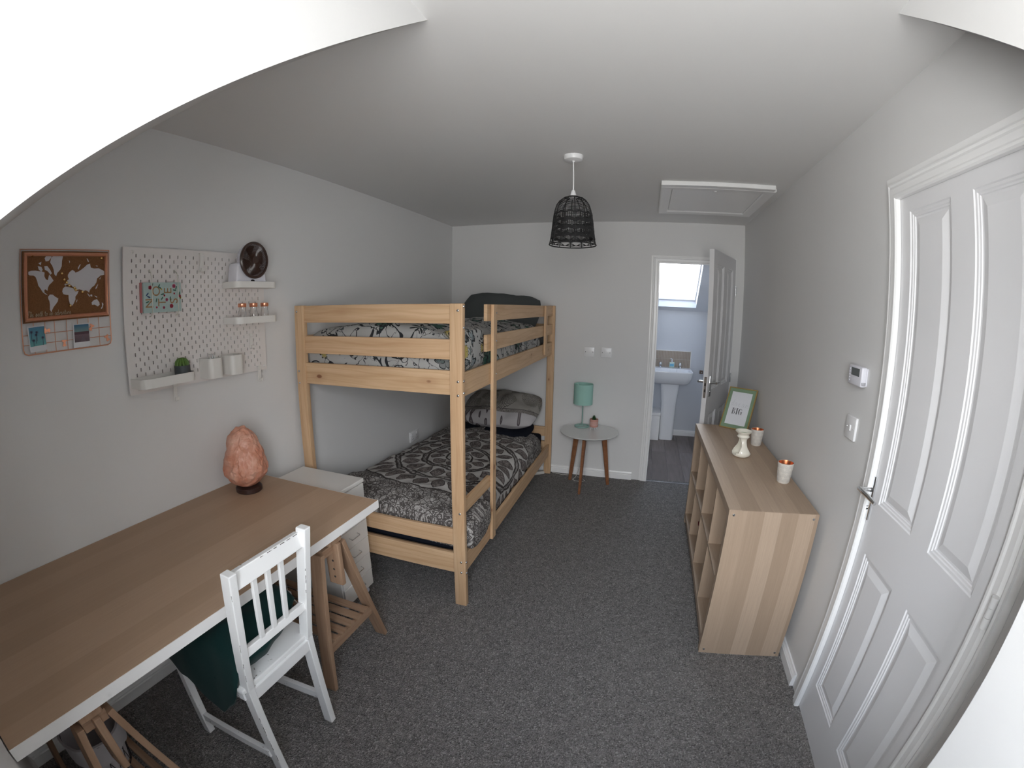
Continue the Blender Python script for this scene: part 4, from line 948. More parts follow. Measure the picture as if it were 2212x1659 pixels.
for (yc, zc) in ((-2.985, 1.582), (-2.952, 1.629), (-2.926, 1.584), (-2.897, 1.629), (-2.868, 1.588)):
    for k in range(5): A.add(dvf(.0436, yc-.012+.006*k, zc+random.choice((-.012, 0, .012)), .0010))
A.build('cover_dots', M_dot, nb, False)['kind'] = 'stuff'
fl_ = [(-2.869, 1.648, .0085, M_flp), (-2.983, 1.643, .008, M_flr), (-2.905, 1.594, .007, M_flp), (-2.883, 1.568, .009, M_flr), (-2.92, 1.563, .0055, M_flp), (-2.954, 1.565, .0045, M_flr), (-2.916, 1.611, .0045, M_flr), (-2.841, 1.607, .006, M_flr), (-2.838, 1.600, .004, M_fly), (-2.868, 1.618, .004, M_flr), (-2.93, 1.636, .004, M_fly)]
for y_, z_, r_, mt in fl_:
    A = Acc()
    for k in range(5): t_ = 2*math.pi*k/5; A.add(dvf(.0438, y_+.5*r_*math.cos(t_), z_+.5*r_*math.sin(t_), r_*.55, 8))
    A.add(dvf(.0440, y_, z_, r_*.25)); A.build('cover_flower', mt, nb, False)
for y_, z_, a_, mt in ((-2.941, 1.649, 1.0, M_lf), (-2.935, 1.641, -.6, M_lf), (-2.996, 1.617, .8, M_lb), (-2.990, 1.607, -.4, M_lb), (-2.954, 1.593, 1.3, M_lf), (-2.925, 1.616, .2, M_lf), (-2.866, 1.631, -.2, M_lf), (-2.858, 1.640, 1.2, M_lf), (-2.996, 1.587, .3, M_lf), (-2.928, 1.599, .9, M_lf), (-2.842, 1.617, 1.4, M_lf), (-2.888, 1.598, 1.5, M_lf), (-2.972, 1.652, 1.2, M_lf)):
    pts = []; L_ = .009
    for k in range(8): t_ = 2*math.pi*k/8; u, v = L_*math.cos(t_), L_*.32*math.sin(t_); pts.append((.0434, y_+u*math.cos(a_)-v*math.sin(a_), z_+u*math.sin(a_)+v*math.cos(a_)))
    mesh('cover_leaf', pts+[(.0430, y_, z_)], [tuple(range(8))]+[(k, 8, (k+1) % 8) for k in range(8)], mt, nb)
tag(box('notebook', (.0200, -3.020, 1.548), (.0295, -2.840, 1.664), plain('rose_cover', (.50, .17, .17), .6), None, .001), 'thin rose-red notebook tucked behind the mint one', 'notebook')
# jars
jar0 = thing('glass_jar', (.086, -2.532, 1.4765), 'left glass jar with copper lid on the pegboard tray', 'jar', 'small jars with copper lids on the pegboard')
revolve('jar_body', [(0, 0), (.017, 0), (.0195, .003), (.0195, .050), (.016, .058), (.016, .072), (.0145, .072), (.0145, .057), (.0180, .049), (.0180, .004), (0, .003)], (.086, -2.532, 1.4765), M_glass, jar0, 24)
revolve('lid', [(0, .090), (.0175, .090), (.0195, .088), (.0195, .074), (.0180, .072), (0, .072)], (.086, -2.532, 1.4765), M_copper, jar0, 28)
A = Acc()
for k in range(16):
    a_, b_, c_ = random.uniform(0, 6.28), random.uniform(0, .011), random.uniform(.006, .022); p = Vector((.086+b_*math.cos(a_), -2.532+b_*math.sin(a_), 1.4765+c_)); d_ = Vector((random.uniform(-1, 1), random.uniform(-1, 1), random.uniform(-.6, .6))).normalized()*.005
    A.tube([p-d_, p+d_*.6+Vector((0, 0, .002)), p+d_], .0010, 5)
A.build('copper_clips', M_copper, jar0)['kind'] = 'stuff'
for y_, lb in ((-2.462, 'middle glass jar with copper lid on the pegboard tray'), (-2.391, 'right glass jar with copper lid on the pegboard tray')):
    c_ = copytree(jar0); c_.matrix_basis = T(.086, y_, 1.4765); c_['label'] = lb
# cactus pot
cp = thing('cactus_pot', (.075, -2.868, 1.267), 'small green cactus in a dark slate pot on the lower tray', 'plant')
revolve('pot', [(0, 0), (.030, 0), (.034, .004), (.034, .060), (.031, .060), (.030, .052), (0, .050)], (.075, -2.868, 1.267), M_pot, cp, 28)
A = Acc()
for k in range(12):
    t_ = 2*math.pi*k/12+.2; pts = [(.075+r_*math.cos(t_), -2.868+r_*math.sin(t_), 1.267+h_) for r_, h_ in ((.006, .088), (.016, .083), (.024, .072), (.028, .055))]; A.tube(pts, [.003, .0055, .0065, .005], 7)
A.build('leaves', M_leaf, cp)
# fan
fn = thing('desk_fan', (.085, -2.487, 1.639), 'small white fan with dark brown grille on the top tray', 'fan')
fc = Vector((.118, -2.487, 1.762)); Rf = .080
prism('fan_base', [(-2.585, 1.640), (-2.392, 1.640), (-2.405, 1.700), (-2.420, 1.715), (-2.455, 1.690), (-2.487, 1.682), (-2.520, 1.690), (-2.555, 1.745), (-2.568, 1.750), (-2.576, 1.735)], .045, .112, 'x', M_greyplast, fn, .006, 35)
mx = T(*fc) @ Matrix.Rotation(R(90), 4, 'Y')
mesh('fan_drum', *lathe([(0, -.062), (.030, -.062), (.055, -.052), (.072, -.030), (.076, .004), (.070, .006), (.070, -.02), (0, -.04)], (0, 0, 0), 48), M_greyplast, fn, mx, 40)
A = Acc()
for k in range(36):
    t_ = 2*math.pi*k/36; A.tube([Vector((.0795*math.cos(t_), .0795*math.sin(t_), .002)), Vector((.077*math.cos(t_), .077*math.sin(t_), -.028)), Vector((.060*math.cos(t_), .060*math.sin(t_), -.052))], .0016, 4)
A.v = [mx @ v for v in A.v]; A.build('drum_rib', M_greyplast, fn)['kind'] = 'stuff'
mesh('grille_ring', *lathe([(.078, 0), (.084, .002), (.085, .010), (.080, .015), (.073, .014), (.072, .008), (.076, .004), (.078, 0)], (0, 0, 0), 64), M_brownplast, fn, mx, 40)
A = Acc()
for k in range(56):
    t_ = 2*math.pi*k/56; A.tube([Vector(((.018+.056*s_)*math.cos(t_+s_*.9), (.018+.056*s_)*math.sin(t_+s_*.9), .015-.002*s_)) for s_ in (0, .25, .5, .75, 1)], .0015, 4)
A.v = [mx @ v for v in A.v]; A.build('grille_spoke', M_brownplast, fn)['kind'] = 'stuff'
mesh('hub_cap', *lathe([(0, .018), (.013, .018), (.018, .016), (.019, .011), (0, .010)], (0, 0, 0), 28), M_brownplast, fn, mx, 40)
for k in range(4):
    t0 = 2*math.pi*k/4; vs = []; fs = []; na, nr = 8, 4
    for i in range(na+1):
        for j in range(nr+1):
            r_ = .015+.052*j/nr; t_ = t0+1.05*i/na-.25*j/nr; vs.append(mx @ Vector((r_*math.cos(t_), r_*math.sin(t_), -.006+.014*i/na-.008)))
    for i in range(na):
        for j in range(nr): a_ = i*(nr+1)+j; fs.append((a_, a_+1, a_+nr+2, a_+nr+1))
    mesh('fan_blade', vs, fs, M_brownplast, fn, None, True)
mesh('dial', *lathe([(0, .003), (.010, .003), (.011, 0)], (0, 0, 0), 24), M_black, fn, T(.1125, -2.487, 1.668) @ Matrix.Rotation(R(90), 4, 'Y') @ Matrix.Scale(.55, 4, (1, 0, 0)), 40)

# ================================================================== MAP BOARD
mb = thing('cork_map_board', (0, -3.327, 1.542), 'copper framed cork board with a white world map', 'pin board')
ci = (-3.4905, 1.5480, -3.1595, 1.7745); co = (-3.4995, 1.5420, -3.1565, 1.7820)
box('cork_panel', (.010, ci[0]-.004, ci[1]-.004), (.022, ci[2]+.002, ci[3]+.004), M_cork, mb, 0)
pr = [(0, 0), (0, .022), (.003, .026), (.006, .024), (.009, .026), (.012, .022), (.012, 0)]
mould('frame', pr, [(.006, ci[0]+.001, ci[1]+.001), (.006, ci[0]+.001, ci[3]-.001), (.006, ci[2]-.001, ci[3]-.001), (.006, ci[2]-.001, ci[1]+.001)], (1, 0, 0), M_coppermatt, mb, True)
LAND = [[(-3.472, 1.711), (-3.461, 1.714), (-3.445, 1.714), (-3.432, 1.712), (-3.418, 1.71), (-3.411, 1.707), (-3.412, 1.695), (-3.407, 1.685), (-3.399, 1.681), (-3.396, 1.692), (-3.393, 1.7), (-3.388, 1.694), (-3.382, 1.686), (-3.377, 1.679), (-3.385, 1.672), (-3.394, 1.665), (-3.399, 1.656), (-3.401, 1.646), (-3.408, 1.651), (-3.413, 1.649), (-3.412, 1.64), (-3.404, 1.635), (-3.4, 1.631), (-3.408, 1.634), (-3.419, 1.642), (-3.427, 1.654), (-3.435, 1.664), (-3.439, 1.679), (-3.445, 1.693), (-3.453, 1.698), (-3.467, 1.699), (-3.472, 1.702)], [(-3.437, 1.729), (-3.423, 1.726), (-3.418, 1.716), (-3.423, 1.71), (-3.433, 1.717)], [(-3.434, 1.738), (-3.423, 1.743), (-3.425, 1.731)], [(-3.411, 1.755), (-3.399, 1.769), (-3.384, 1.768), (-3.385, 1.757), (-3.396, 1.745), (-3.407, 1.744)], [(-3.412, 1.728), (-3.401, 1.729), (-3.39, 1.716), (-3.383, 1.704), (-3.388, 1.699), (-3.399, 1.711), (-3.41, 1.716)], [(-3.39, 1.74), (-3.386, 1.755), (-3.374, 1.767), (-3.363, 1.771), (-3.349, 1.77), (-3.34, 1.761), (-3.344, 1.745), (-3.345, 1.727), (-3.351, 1.715), (-3.362, 1.705), (-3.367, 1.693), (-3.374, 1.701), (-3.376, 1.716), (-3.382, 1.73)], [(-3.399, 1.626), (-3.392, 1.633), (-3.381, 1.632), (-3.371, 1.624), (-3.36, 1.618), (-3.363, 1.608), (-3.372, 1.598), (-3.379, 1.591), (-3.386, 1.58), (-3.389, 1.573), (-3.394, 1.583), (-3.393, 1.6), (-3.395, 1.612), (-3.399, 1.619)], [(-3.341, 1.651), (-3.332, 1.658), (-3.321, 1.656), (-3.306, 1.652), (-3.295, 1.649), (-3.287, 1.639), (-3.279, 1.641), (-3.284, 1.631), (-3.293, 1.621), (-3.293, 1.611), (-3.301, 1.597), (-3.309, 1.589), (-3.314, 1.591), (-3.317, 1.602), (-3.32, 1.615), (-3.32, 1.628), (-3.33, 1.629), (-3.34, 1.632), (-3.344, 1.641)], [(-3.335, 1.665), (-3.326, 1.672), (-3.323, 1.679), (-3.317, 1.682), (-3.321, 1.69), (-3.321, 1.697), (-3.314, 1.707), (-3.303, 1.714), (-3.294, 1.709), (-3.291, 1.704), (-3.277, 1.709), (-3.268, 1.714), (-3.256, 1.722), (-3.244, 1.732), (-3.232, 1.736), (-3.229, 1.722), (-3.215, 1.718), (-3.196, 1.719), (-3.178, 1.711), (-3.165, 1.702), (-3.172, 1.695), (-3.188, 1.693), (-3.203, 1.682), (-3.206, 1.669), (-3.215, 1.657), (-3.224, 1.652), (-3.234, 1.642), (-3.237, 1.633), (-3.246, 1.64), (-3.254, 1.642), (-3.26, 1.636), (-3.266, 1.643), (-3.278, 1.646), (-3.283, 1.644), (-3.292, 1.651), (-3.301, 1.654), (-3.309, 1.662), (-3.318, 1.66), (-3.323, 1.665), (-3.332, 1.66)], [(-3.228, 1.598), (-3.217, 1.606), (-3.205, 1.608), (-3.196, 1.596), (-3.195, 1.588), (-3.203, 1.582), (-3.215, 1.589), (-3.227, 1.589)], [(-3.287, 1.611), (-3.285, 1.61), (-3.289, 1.601), (-3.291, 1.602)], [(-3.186, 1.596), (-3.179, 1.59), (-3.183, 1.577), (-3.188, 1.572), (-3.191, 1.575), (-3.185, 1.582)], [(-3.199, 1.663), (-3.204, 1.649), (-3.21, 1.644), (-3.21, 1.649), (-3.203, 1.659)], [(-3.186, 1.69), (-3.191, 1.678), (-3.193, 1.682)], [(-3.269, 1.734), (-3.279, 1.715), (-3.282, 1.719), (-3.275, 1.731)], [(-3.317, 1.748), (-3.312, 1.742), (-3.314, 1.737)], [(-3.244, 1.632), (-3.234, 1.621), (-3.236, 1.617), (-3.243, 1.627)], [(-3.233, 1.625), (-3.225, 1.626), (-3.224, 1.619), (-3.231, 1.619)], [(-3.215, 1.622), (-3.204, 1.617), (-3.205, 1.613), (-3.213, 1.618)], [(-3.246, 1.755), (-3.241, 1.752), (-3.236, 1.742), (-3.241, 1.743)], [(-3.209, 1.729), (-3.199, 1.728), (-3.203, 1.725)]]
M_land = plain('white_print', (.56, .545, .57), .8)
vs = []; fs = []
for poly in LAND:
    b0 = len(vs); vs += [(.0224, p[0], p[1]) for p in poly]; tr = tessellate_polygon([[Vector((p[0], p[1], 0)) for p in poly]])
    for t_ in tr:
        a_, b_, c_ = [Vector(poly[i]) for i in t_]; cr_ = (b_-a_).cross(c_-a_) if False else (b_[0]-a_[0])*(c_[1]-a_[1])-(b_[1]-a_[1])*(c_[0]-a_[0])
        fs.append(tuple(b0+i for i in (t_ if cr_ > 0 else t_[::-1])))
mesh('map_print', vs, fs, M_land, mb)
# hand lettering
STK = {'T': [[(0, 1.5), (.5, 1.65), (1.0, 1.5)], [(.5, 1.6), (.42, .8), (.3, 0), (.12, -.1)]], 'h': [[(0, .1), (.25, .9), (.32, 1.5), (.2, 1.5), (.15, .6), (.1, 0)], [(.12, .5), (.35, .85), (.5, .6), (.45, .1), (.6, 0), (.75, .2)]],
 'e': [[(0, .3), (.3, .55), (.3, .85), (.12, .75), (.08, .2), (.3, 0), (.55, .25)]], 'p': [[(0, .2), (.18, .9), (.05, -.8)], [(.12, .5), (.35, .9), (.52, .55), (.32, .05), (.12, .15)]], 'a': [[(.45, .75), (.2, .85), (.02, .4), (.15, 0), (.4, .3), (.5, .8), (.48, .15), (.7, .15)]],
 't': [[(.2, 1.4), (.15, .6), (.2, .05), (.45, .15)], [(-.02, .95), (.42, 1.0)]], 'o': [[(.3, .85), (.05, .6), (.1, .05), (.38, .1), (.48, .55), (.28, .85), (.6, .75)]], 'n': [[(0, .1), (.12, .85), (.1, 0)], [(.1, .5), (.32, .88), (.48, .6), (.45, .1), (.7, .15)]],
 'd': [[(.45, .75), (.2, .85), (.02, .4), (.15, 0), (.4, .3)], [(.55, 1.6), (.45, .6), (.5, .05), (.75, .15)]], 'v': [[(0, .8), (.15, .1), (.3, .1), (.5, .85), (.65, .75)]], 'u': [[(.02, .85), (.05, .15), (.3, .05), (.48, .8), (.5, .1), (.72, .15)]], 'r': [[(0, .1), (.12, .9), (.25, .75), (.45, .8), (.42, .1), (.6, .15)]],
 'm': [[(0, .1), (.12, .85), (.1, 0)], [(.1, .5), (.28, .88), (.4, .5), (.38, 0)], [(.38, .5), (.55, .88), (.68, .5), (.68, .1), (.9, .15)]], 'i': [[(.05, .8), (.08, .1), (.3, .15)], [(.08, 1.15), (.1, 1.2)]], 's': [[(.35, .8), (.1, .7), (.35, .3), (.15, 0), (0, .15)]]}
ADV = {'T': .95, 'm': .9, ' ': .5, 'i': .32, 't': .45, 's': .45}
def script(name, txt, P0, U, V, h, mat, parent, r=.0006, space=1.0):
    P0, U, V = Vector(P0), Vector(U), Vector(V); A = Acc(); x = 0
    for c_ in txt:
        for stv in STK.get(c_, []):
            pts = [P0+U*((x+p[0]+p[1]*.12)*h)+V*(p[1]*h) for p in stv]; A.tube(pts, r, 4)
        x += ADV.get(c_, .66)*space
    return A.build(name, mat, parent), x*h
tx = 'The path to an adventure'; tw = sum(ADV.get(c_, .66) for c_ in tx)
script('map_caption', tx, (.0226, -3.481, 1.5625), (0, 1, 0), (0, -.02, 1), .170/tw, plain('cream_lettering', (.60, .55, .42), .8), mb, .0006)
for k, (y_, z_) in enumerate([(-3.458, 1.765), (-3.186, 1.755), (-3.345, 1.702), (-3.336, 1.681), (-3.327, 1.671), (-3.317, 1.66), (-3.296, 1.651), (-3.291, 1.644), (-3.265, 1.636), (-3.315, 1.591)]):
    if k == 0: pin0 = tag(revolve('push_pin', [(0, .0080), (.0030, .0074), (.0050, .005), (.0056, .0015), (.0050, 0)], (.0222, y_, z_), M_gold, None, 14, Matrix.Rotation(R(90), 4, 'Y')), 'domed gold pin in the upper left corner of the map board', 'pin', 'gold pins in the cork map')
    else:
        c_ = pin0.copy(); S.collection.objects.link(c_); c_.matrix_basis = T(.0222, y_, z_) @ Matrix.Rotation(R(90), 4, 'Y')
        c_['label'] = ['', 'domed gold pin in the upper right corner of the map board', 'gold pin just south-east of the Greenland shape', 'gold pin over the British Isles on the map', 'gold pin over France on the map', 'gold pin at the top of the Mediterranean on the map', 'gold pin at the left of the pair over the Middle East', 'gold pin at the right of the pair over the Middle East', 'gold pin below the India shape on the map', 'gold pin at the southern tip of Africa on the map'][k]
wg = thing('wire_grid', (0, -3.327, 1.440), 'copper wire grid panel hanging behind the map board', 'wire grid')
A = Acc(); yg0, yg1, zg0, zg1, rr_ = -3.500, -3.148, 1.440, 1.786, .018
o = [(.010, yg0, zg1), (.010, yg0, zg0+rr_), (.010, yg0+.005, zg0+.005), (.010, yg0+rr_, zg0), (.010, yg1-rr_, zg0), (.010, yg1-.005, zg0+.005), (.010, yg1, zg0+rr_), (.010, yg1, zg1)]
A.tube(o, .0022, 8, True); A.build('outer_wire', M_coppermatt, wg)
A = Acc()
for y_ in (-3.456, -3.412, -3.3755, -3.328, -3.284, -3.240, -3.197): A.tube([(.0085, y_, zg0), (.0085, y_, 1.56)], .0012, 6)
A.build('vertical_wire', M_coppermatt, wg); A = Acc()
for z_ in (1.473, 1.505): A.tube([(.0105, yg0, z_), (.0105, yg1, z_)], .0012, 6)
A.build('horizontal_wire', M_coppermatt, wg)
def gradmat(name, st, axis=2, lo=0, hi=1):
    m_ = NT(name); s_ = m_.sep(m_.coord('Generated')); return m_.base(m_.ramp(s_[axis], *st), .5)
def polaroid(outer, inner, skymat, label):
    t_ = thing('instant_photo', (.013, outer[3][0]*.5+outer[2][0]*.5, outer[3][1]), label, 'photo', 'instant photos clipped to the wire grid')
    vs = [(x_, p[0], p[1]) for x_ in (.0132, .0142) for p in outer]; mesh('card', vs, [(0, 1, 2, 3), (7, 6, 5, 4), (0, 4, 5, 1), (1, 5, 6, 2), (2, 6, 7, 3), (3, 7, 4, 0)], M_paper, t_)
    mesh('picture', [(.0145, p[0], p[1]) for p in inner]+[(.0143, inner[0][0]*.5+inner[2][0]*.5, inner[0][1]*.5+inner[2][1]*.5)], [(3, 2, 1, 0), (0, 1, 4), (1, 2, 4), (2, 3, 4), (3, 0, 4)], skymat, t_); return t_
p1 = polaroid([(-3.481, 1.533), (-3.416, 1.534), (-3.412, 1.451), (-3.476, 1.447)], [(-3.477, 1.529), (-3.418, 1.53), (-3.413, 1.469), (-3.474, 1.466)], gradmat('teal_sky', [(0, (.12, .36, .36)), (1, (.05, .19, .32))]), 'instant photo of palm trees against a teal sky')
M_palm = plain('palm_print', (.045, .045, .085), .6)
for (y_, z_, r_) in ((-3.467, 1.515, .0105), (-3.447, 1.513, .0090), (-3.450, 1.505, .0080), (-3.425, 1.494, .0090), (-3.460, 1.487, .0095)):
    A = Acc()
    for k in range(9):
        t_ = 2*math.pi*k/9+.2; e_ = Vector((.0149, y_+r_*math.cos(t_), z_+r_*math.sin(t_)*.8-.002)); n__ = Vector((0, -math.sin(t_), math.cos(t_)))*.0022; c0 = Vector((.0149, y_, z_)); A.add(([c0-n__*.6, e_, c0+n__*.6], [(0, 1, 2)]))
    zb2 = max(1.468, z_-.03); A.add(([Vector((.0149, y_-.0006, z_)), Vector((.0149, y_+.0006, z_)), Vector((.0149, y_+.001, zb2)), Vector((.0149, y_-.001, zb2))], [(3, 2, 1, 0)])); A.build('palm_print', M_palm, p1, False)
p2 = polaroid([(-3.305, 1.525), (-3.241, 1.527), (-3.24, 1.444), (-3.308, 1.443)], [(-3.301, 1.523), (-3.242, 1.523), (-3.241, 1.462), (-3.302, 1.462)], gradmat('road_sky', [(0, (.10, .07, .085)), (.42, (.16, .10, .12)), (.46, (.07, .03, .045)), (.58, (.09, .04, .055)), (.60, (.16, .26, .27)), (1, (.015, .11, .22))]), 'instant photo of a straight road under a blue sky')
mesh('road_print', [(.0149, -3.279, 1.462), (.0149, -3.256, 1.462), (.0149, -3.2675, 1.487), (.0146, -3.268, 1.47)], [(0, 1, 2), (0, 3, 1), (1, 3, 2), (2, 3, 0)], plain('road_grey', (.14, .105, .13), .7), p2)
for (y_, z_, a_), lb in zip(((-3.409, 1.514, 90), (-3.345, 1.466, 0), (-3.233, 1.510, -30), (-3.170, 1.466, 25)), ('copper clip holding the palm tree photo', 'empty copper clip on the wire grid between the photos', 'copper clip holding the road photo', 'empty copper clip at the right edge of the wire grid')):
    A = Acc()
    for s_ in (0, 1):
        x_ = .0165+.003*s_; pts = [(-.0085, .010), (.0085, .010), (.009, .006), (.004, .002), (.004, -.004), (.007, -.008), (.005, -.012), (-.005, -.012), (-.007, -.008), (-.004, -.004), (-.004, .002), (-.009, .006)]
        v = [Vector((x_+e_, p[0]*math.cos(R(a_))-p[1]*math.sin(R(a_)), p[0]*math.sin(R(a_))+p[1]*math.cos(R(a_)))) for e_ in (0, .0012) for p in pts]; v = [q+Vector((0, y_, z_)) for q in v]; n_ = 12
        A.add((v, [tuple(range(n_))[::-1], tuple(n_+k for k in range(n_))]+[(k, (k+1) % n_, n_+(k+1) % n_, n_+k) for k in range(n_)]))
    A.tube([(.0155, y_-.003, z_+.001), (.0215, y_-.003, z_+.001)], .0015, 6)
    tag(A.build('copper_clip', M_copper, None, False), lb, 'clip', 'copper clips on the wire grid')

# ================================================================== WALL FITTINGS
def plate_y(name, x0, x1, z0, z1, label, rocker=True, par=None):
    t_ = thing(name, ((x0+x1)/2, 0, z0), label, 'switch' if rocker else 'socket')
    bm = bmesh.new(); bbox(bm, Vector((x0, -.010, z0)), Vector((x1, 0, z1))); bev(bm, .004, 3); frombm('face_plate', bm, M_plast, t_, Matrix.Identity(4), 40)
    for xx in (x0+.013, x1-.013): revolve('screw', [(0, .001), (.003, .001), (.0034, 0)], (xx, -.0101, (z0+z1)/2), M_dark if rocker else M_steel, t_, 10, Matrix.Rotation(R(90), 4, 'X'))
    return t_
plate_y('blank_plate', 1.277, 1.369, 1.106, 1.194, 'square white blank plate on the end wall, left of two', True); plate_y('blank_plate', 1.427, 1.519, 1.106, 1.194, 'square white blank plate on the end wall, right of two', True)
for o_ in bpy.data.objects:
    if o_.name.startswith('blank_plate'): o_['group'] = 'white plates on the end wall'; o_['category'] = 'wall plate'
ls = thing('light_switch', (W, -2.277, 1.11), 'white light switch beside the door on the right wall', 'switch')
bm = bmesh.new(); bbox(bm, Vector((W-.010, -2.321, 1.107)), Vector((W, -2.233, 1.195))); bev(bm, .003, 3); frombm('face_plate', bm, M_plast, ls, Matrix.Identity(4), 40)
prism('rocker', [(-2.283, 1.140), (-2.271, 1.140), (-2.271, 1.162), (-2.283, 1.162)], W-.0145, W-.0095, 'x', M_plast, ls, .001)
for y_ in (-2.308, -2.246): revolve('screw', [(0, .001), (.003, .001), (.0034, 0)], (W-.0101, y_, 1.151), M_steel, ls, 10, Matrix.Rotation(R(-90), 4, 'Y'))
th = thing('thermostat', (W, -2.29, 1.31), 'white wall thermostat with a small grey display by the door', 'thermostat')
bm = bmesh.new(); bbox(bm, Vector((W-.028, -2.349, 1.314)), Vector((W-.004, -2.232, 1.386))); bev(bm, .006, 3); frombm('housing', bm, M_greyplast, th, Matrix.Identity(4), 40)
box('back_plate', (W-.006, -2.345, 1.318), (W, -2.236, 1.382), M_greyplast, th, .001)
box('display', (W-.0286, -2.330, 1.350), (W-.0275, -2.260, 1.378), plain('lcd', (.09, .105, .105), .2), th, 0)
for k in range(5): box('button', (W-.029, -2.250+.0, 1.326+k*.0105), (W-.0275, -2.242, 1.332+k*.0105), M_greyplast, th, .0005)
for k in range(6): box('vent_slot', (W-.024+k*.003, -2.3495, 1.320), (W-.0228+k*.003, -2.3488, 1.332), M_dark, th, 0)
so = thing('wall_socket', (0, -.79, .42), 'double white wall socket above the lower bunk by the wall', 'socket')
bm = bmesh.new(); bbox(bm, Vector((0, -.862, .425)), Vector((.010, -.716, .511))); bev(bm, .003, 2); frombm('face_plate', bm, M_plast, so, Matrix.Identity(4), 40)
for y_ in (-.845, -.765): box('socket_switch', (.0095, y_, .482), (.0135, y_+.014, .500), M_plast, so, .001)
for yc in (-.82, -.755):
    A = Acc(); A.box((.0098, yc-.0015, .462), (.0103, yc+.0015, .472)); A.box((.0098, yc-.012, .446), (.0103, yc-.006, .450)); A.box((.0098, yc+.006, .446), (.0103, yc+.012, .450)); A.build('pin_hole', M_dark, so, False)
# loft hatch
hx0, hx1, hy0, hy1 = 1.876, 2.545, -1.300, -.50
lh = thing('loft_hatch', ((hx0+hx1)/2, (hy0+hy1)/2, H-.03), 'white framed loft hatch in the ceiling', 'hatch')
mould('hatch_frame', [(0, 0), (0, .012), (.008, .018), (.062, .022), (.068, .016), (.068, 0)], [(hx0+.068, hy0+.14, H), (hx0+.068, hy1-.03, H), (hx1-.045, hy1-.03, H), (hx1-.045, hy0+.14, H)], (0, 0, -1), M_gloss, lh, True)
box('hatch_frame_lip', (hx0, hy0, H-.026), (hx1, hy0+.05, H), M_gloss, lh, .004, 2)
box('hatch_panel', (hx0+.070, hy0+.135, H-.012), (hx1-.047, hy1-.035, H-.002), M_gloss, lh, .003, 2)
revolve('hatch_latch', [(0, -.006), (.009, -.005), (.010, 0)], (2.21, hy0+.17, H-.012), M_plast, lh, 16)
# pendant
PX, PY = 1.4375, -1.763
pl = thing('pendant_lamp', (PX, PY, 1.84), 'black woven bell pendant lamp hanging from the ceiling', 'lamp')
revolve('ceiling_rose', [(.048, 0), (.048, -.010), (.044, -.022), (.030, -.026), (.008, -.027), (.007, -.032), (0, -.032)], (PX, PY, H), M_plast, pl, 40)
tube('flex', [(PX, PY, H-.02), (PX+.001, PY, 2.18), (PX, PY, 2.10)], .0032, M_plast, pl, 10)
revolve('lamp_holder', [(.004, 2.118), (.009, 2.112), (.014, 2.095), (.016, 2.072), (.0, 2.070)], (PX, PY, 0), M_plast, pl, 24)
PR = [(.028, 2.080), (.048, 2.074), (.066, 2.060), (.080, 2.040), (.088, 2.015), (.094, 1.985), (.098, 1.950), (.102, 1.915), (.106, 1.880), (.111, 1.855), (.114, 1.843)]
def prad(z):
    for (r0_, z0_), (r1_, z1_) in zip(PR, PR[1:]):
        if z1_ <= z <= z0_: return r0_+(r1_-r0_)*(z0_-z)/(z0_-z1_)
    return PR[-1][0] if z < PR[-1][1] else PR[0][0]
def pp(t_, z, dr=0): r_ = prad(z)+dr; return (PX+r_*math.cos(t_), PY+r_*math.sin(t_), z)
NRB = 12; A = Acc()
for k in range(NRB): t_ = 2*math.pi*(k+.5)/NRB; A.tube([pp(t_, z_) for _, z_ in PR], .0022, 6)
A.build('shade_rib', M_black, pl)
A = Acc()
def hring(z, r_=.0012, n_=48, zig=0): A.tube([pp(2*math.pi*i/n_, z+zig*abs(((i*NRB/n_) % 1)-.5)) for i in range(n_)], r_, 5, True)
z_ = 2.076
while z_ > 1.992: hring(z_, .0013); z_ -= .0068
for z_ in (1.990, 1.9855, 1.957, 1.9525, 1.948, 1.9435, 1.918, 1.9135, 1.909, 1.9045, 1.878, 1.8735, 1.869): hring(z_, .0022, 72, .018)
for z_ in (1.979, 1.971, 1.964, 1.938, 1.929, 1.898, 1.891, 1.884): hring(z_, .0011, 60)
hring(1.843, .0032, 60); hring(2.080, .0030)
for i in range(NRB*11):
    if i % 11 in (0,): continue
    t_ = 2*math.pi*(i/11+.5)/NRB
    for a_, b_ in ((1.992, 1.952), (1.948, 1.912), (1.906, 1.872)):
        if a_ < 1.93 or i % 2: A.tube([pp(t_, a_), pp(t_+.008, b_)], .0014, 4)
for k in range(NRB):
    t0 = 2*math.pi*(k+.5)/NRB; t1 = t0+2*math.pi/NRB
    for q in range(4): A.tube([pp(t0, 1.868-.006*q), pp((t0+t1)/2, 1.852+.0005*q), pp(t1, 1.868-.006*q)], .0013, 4)
A.build('woven_cord', M_black, pl)['kind'] = 'stuff'

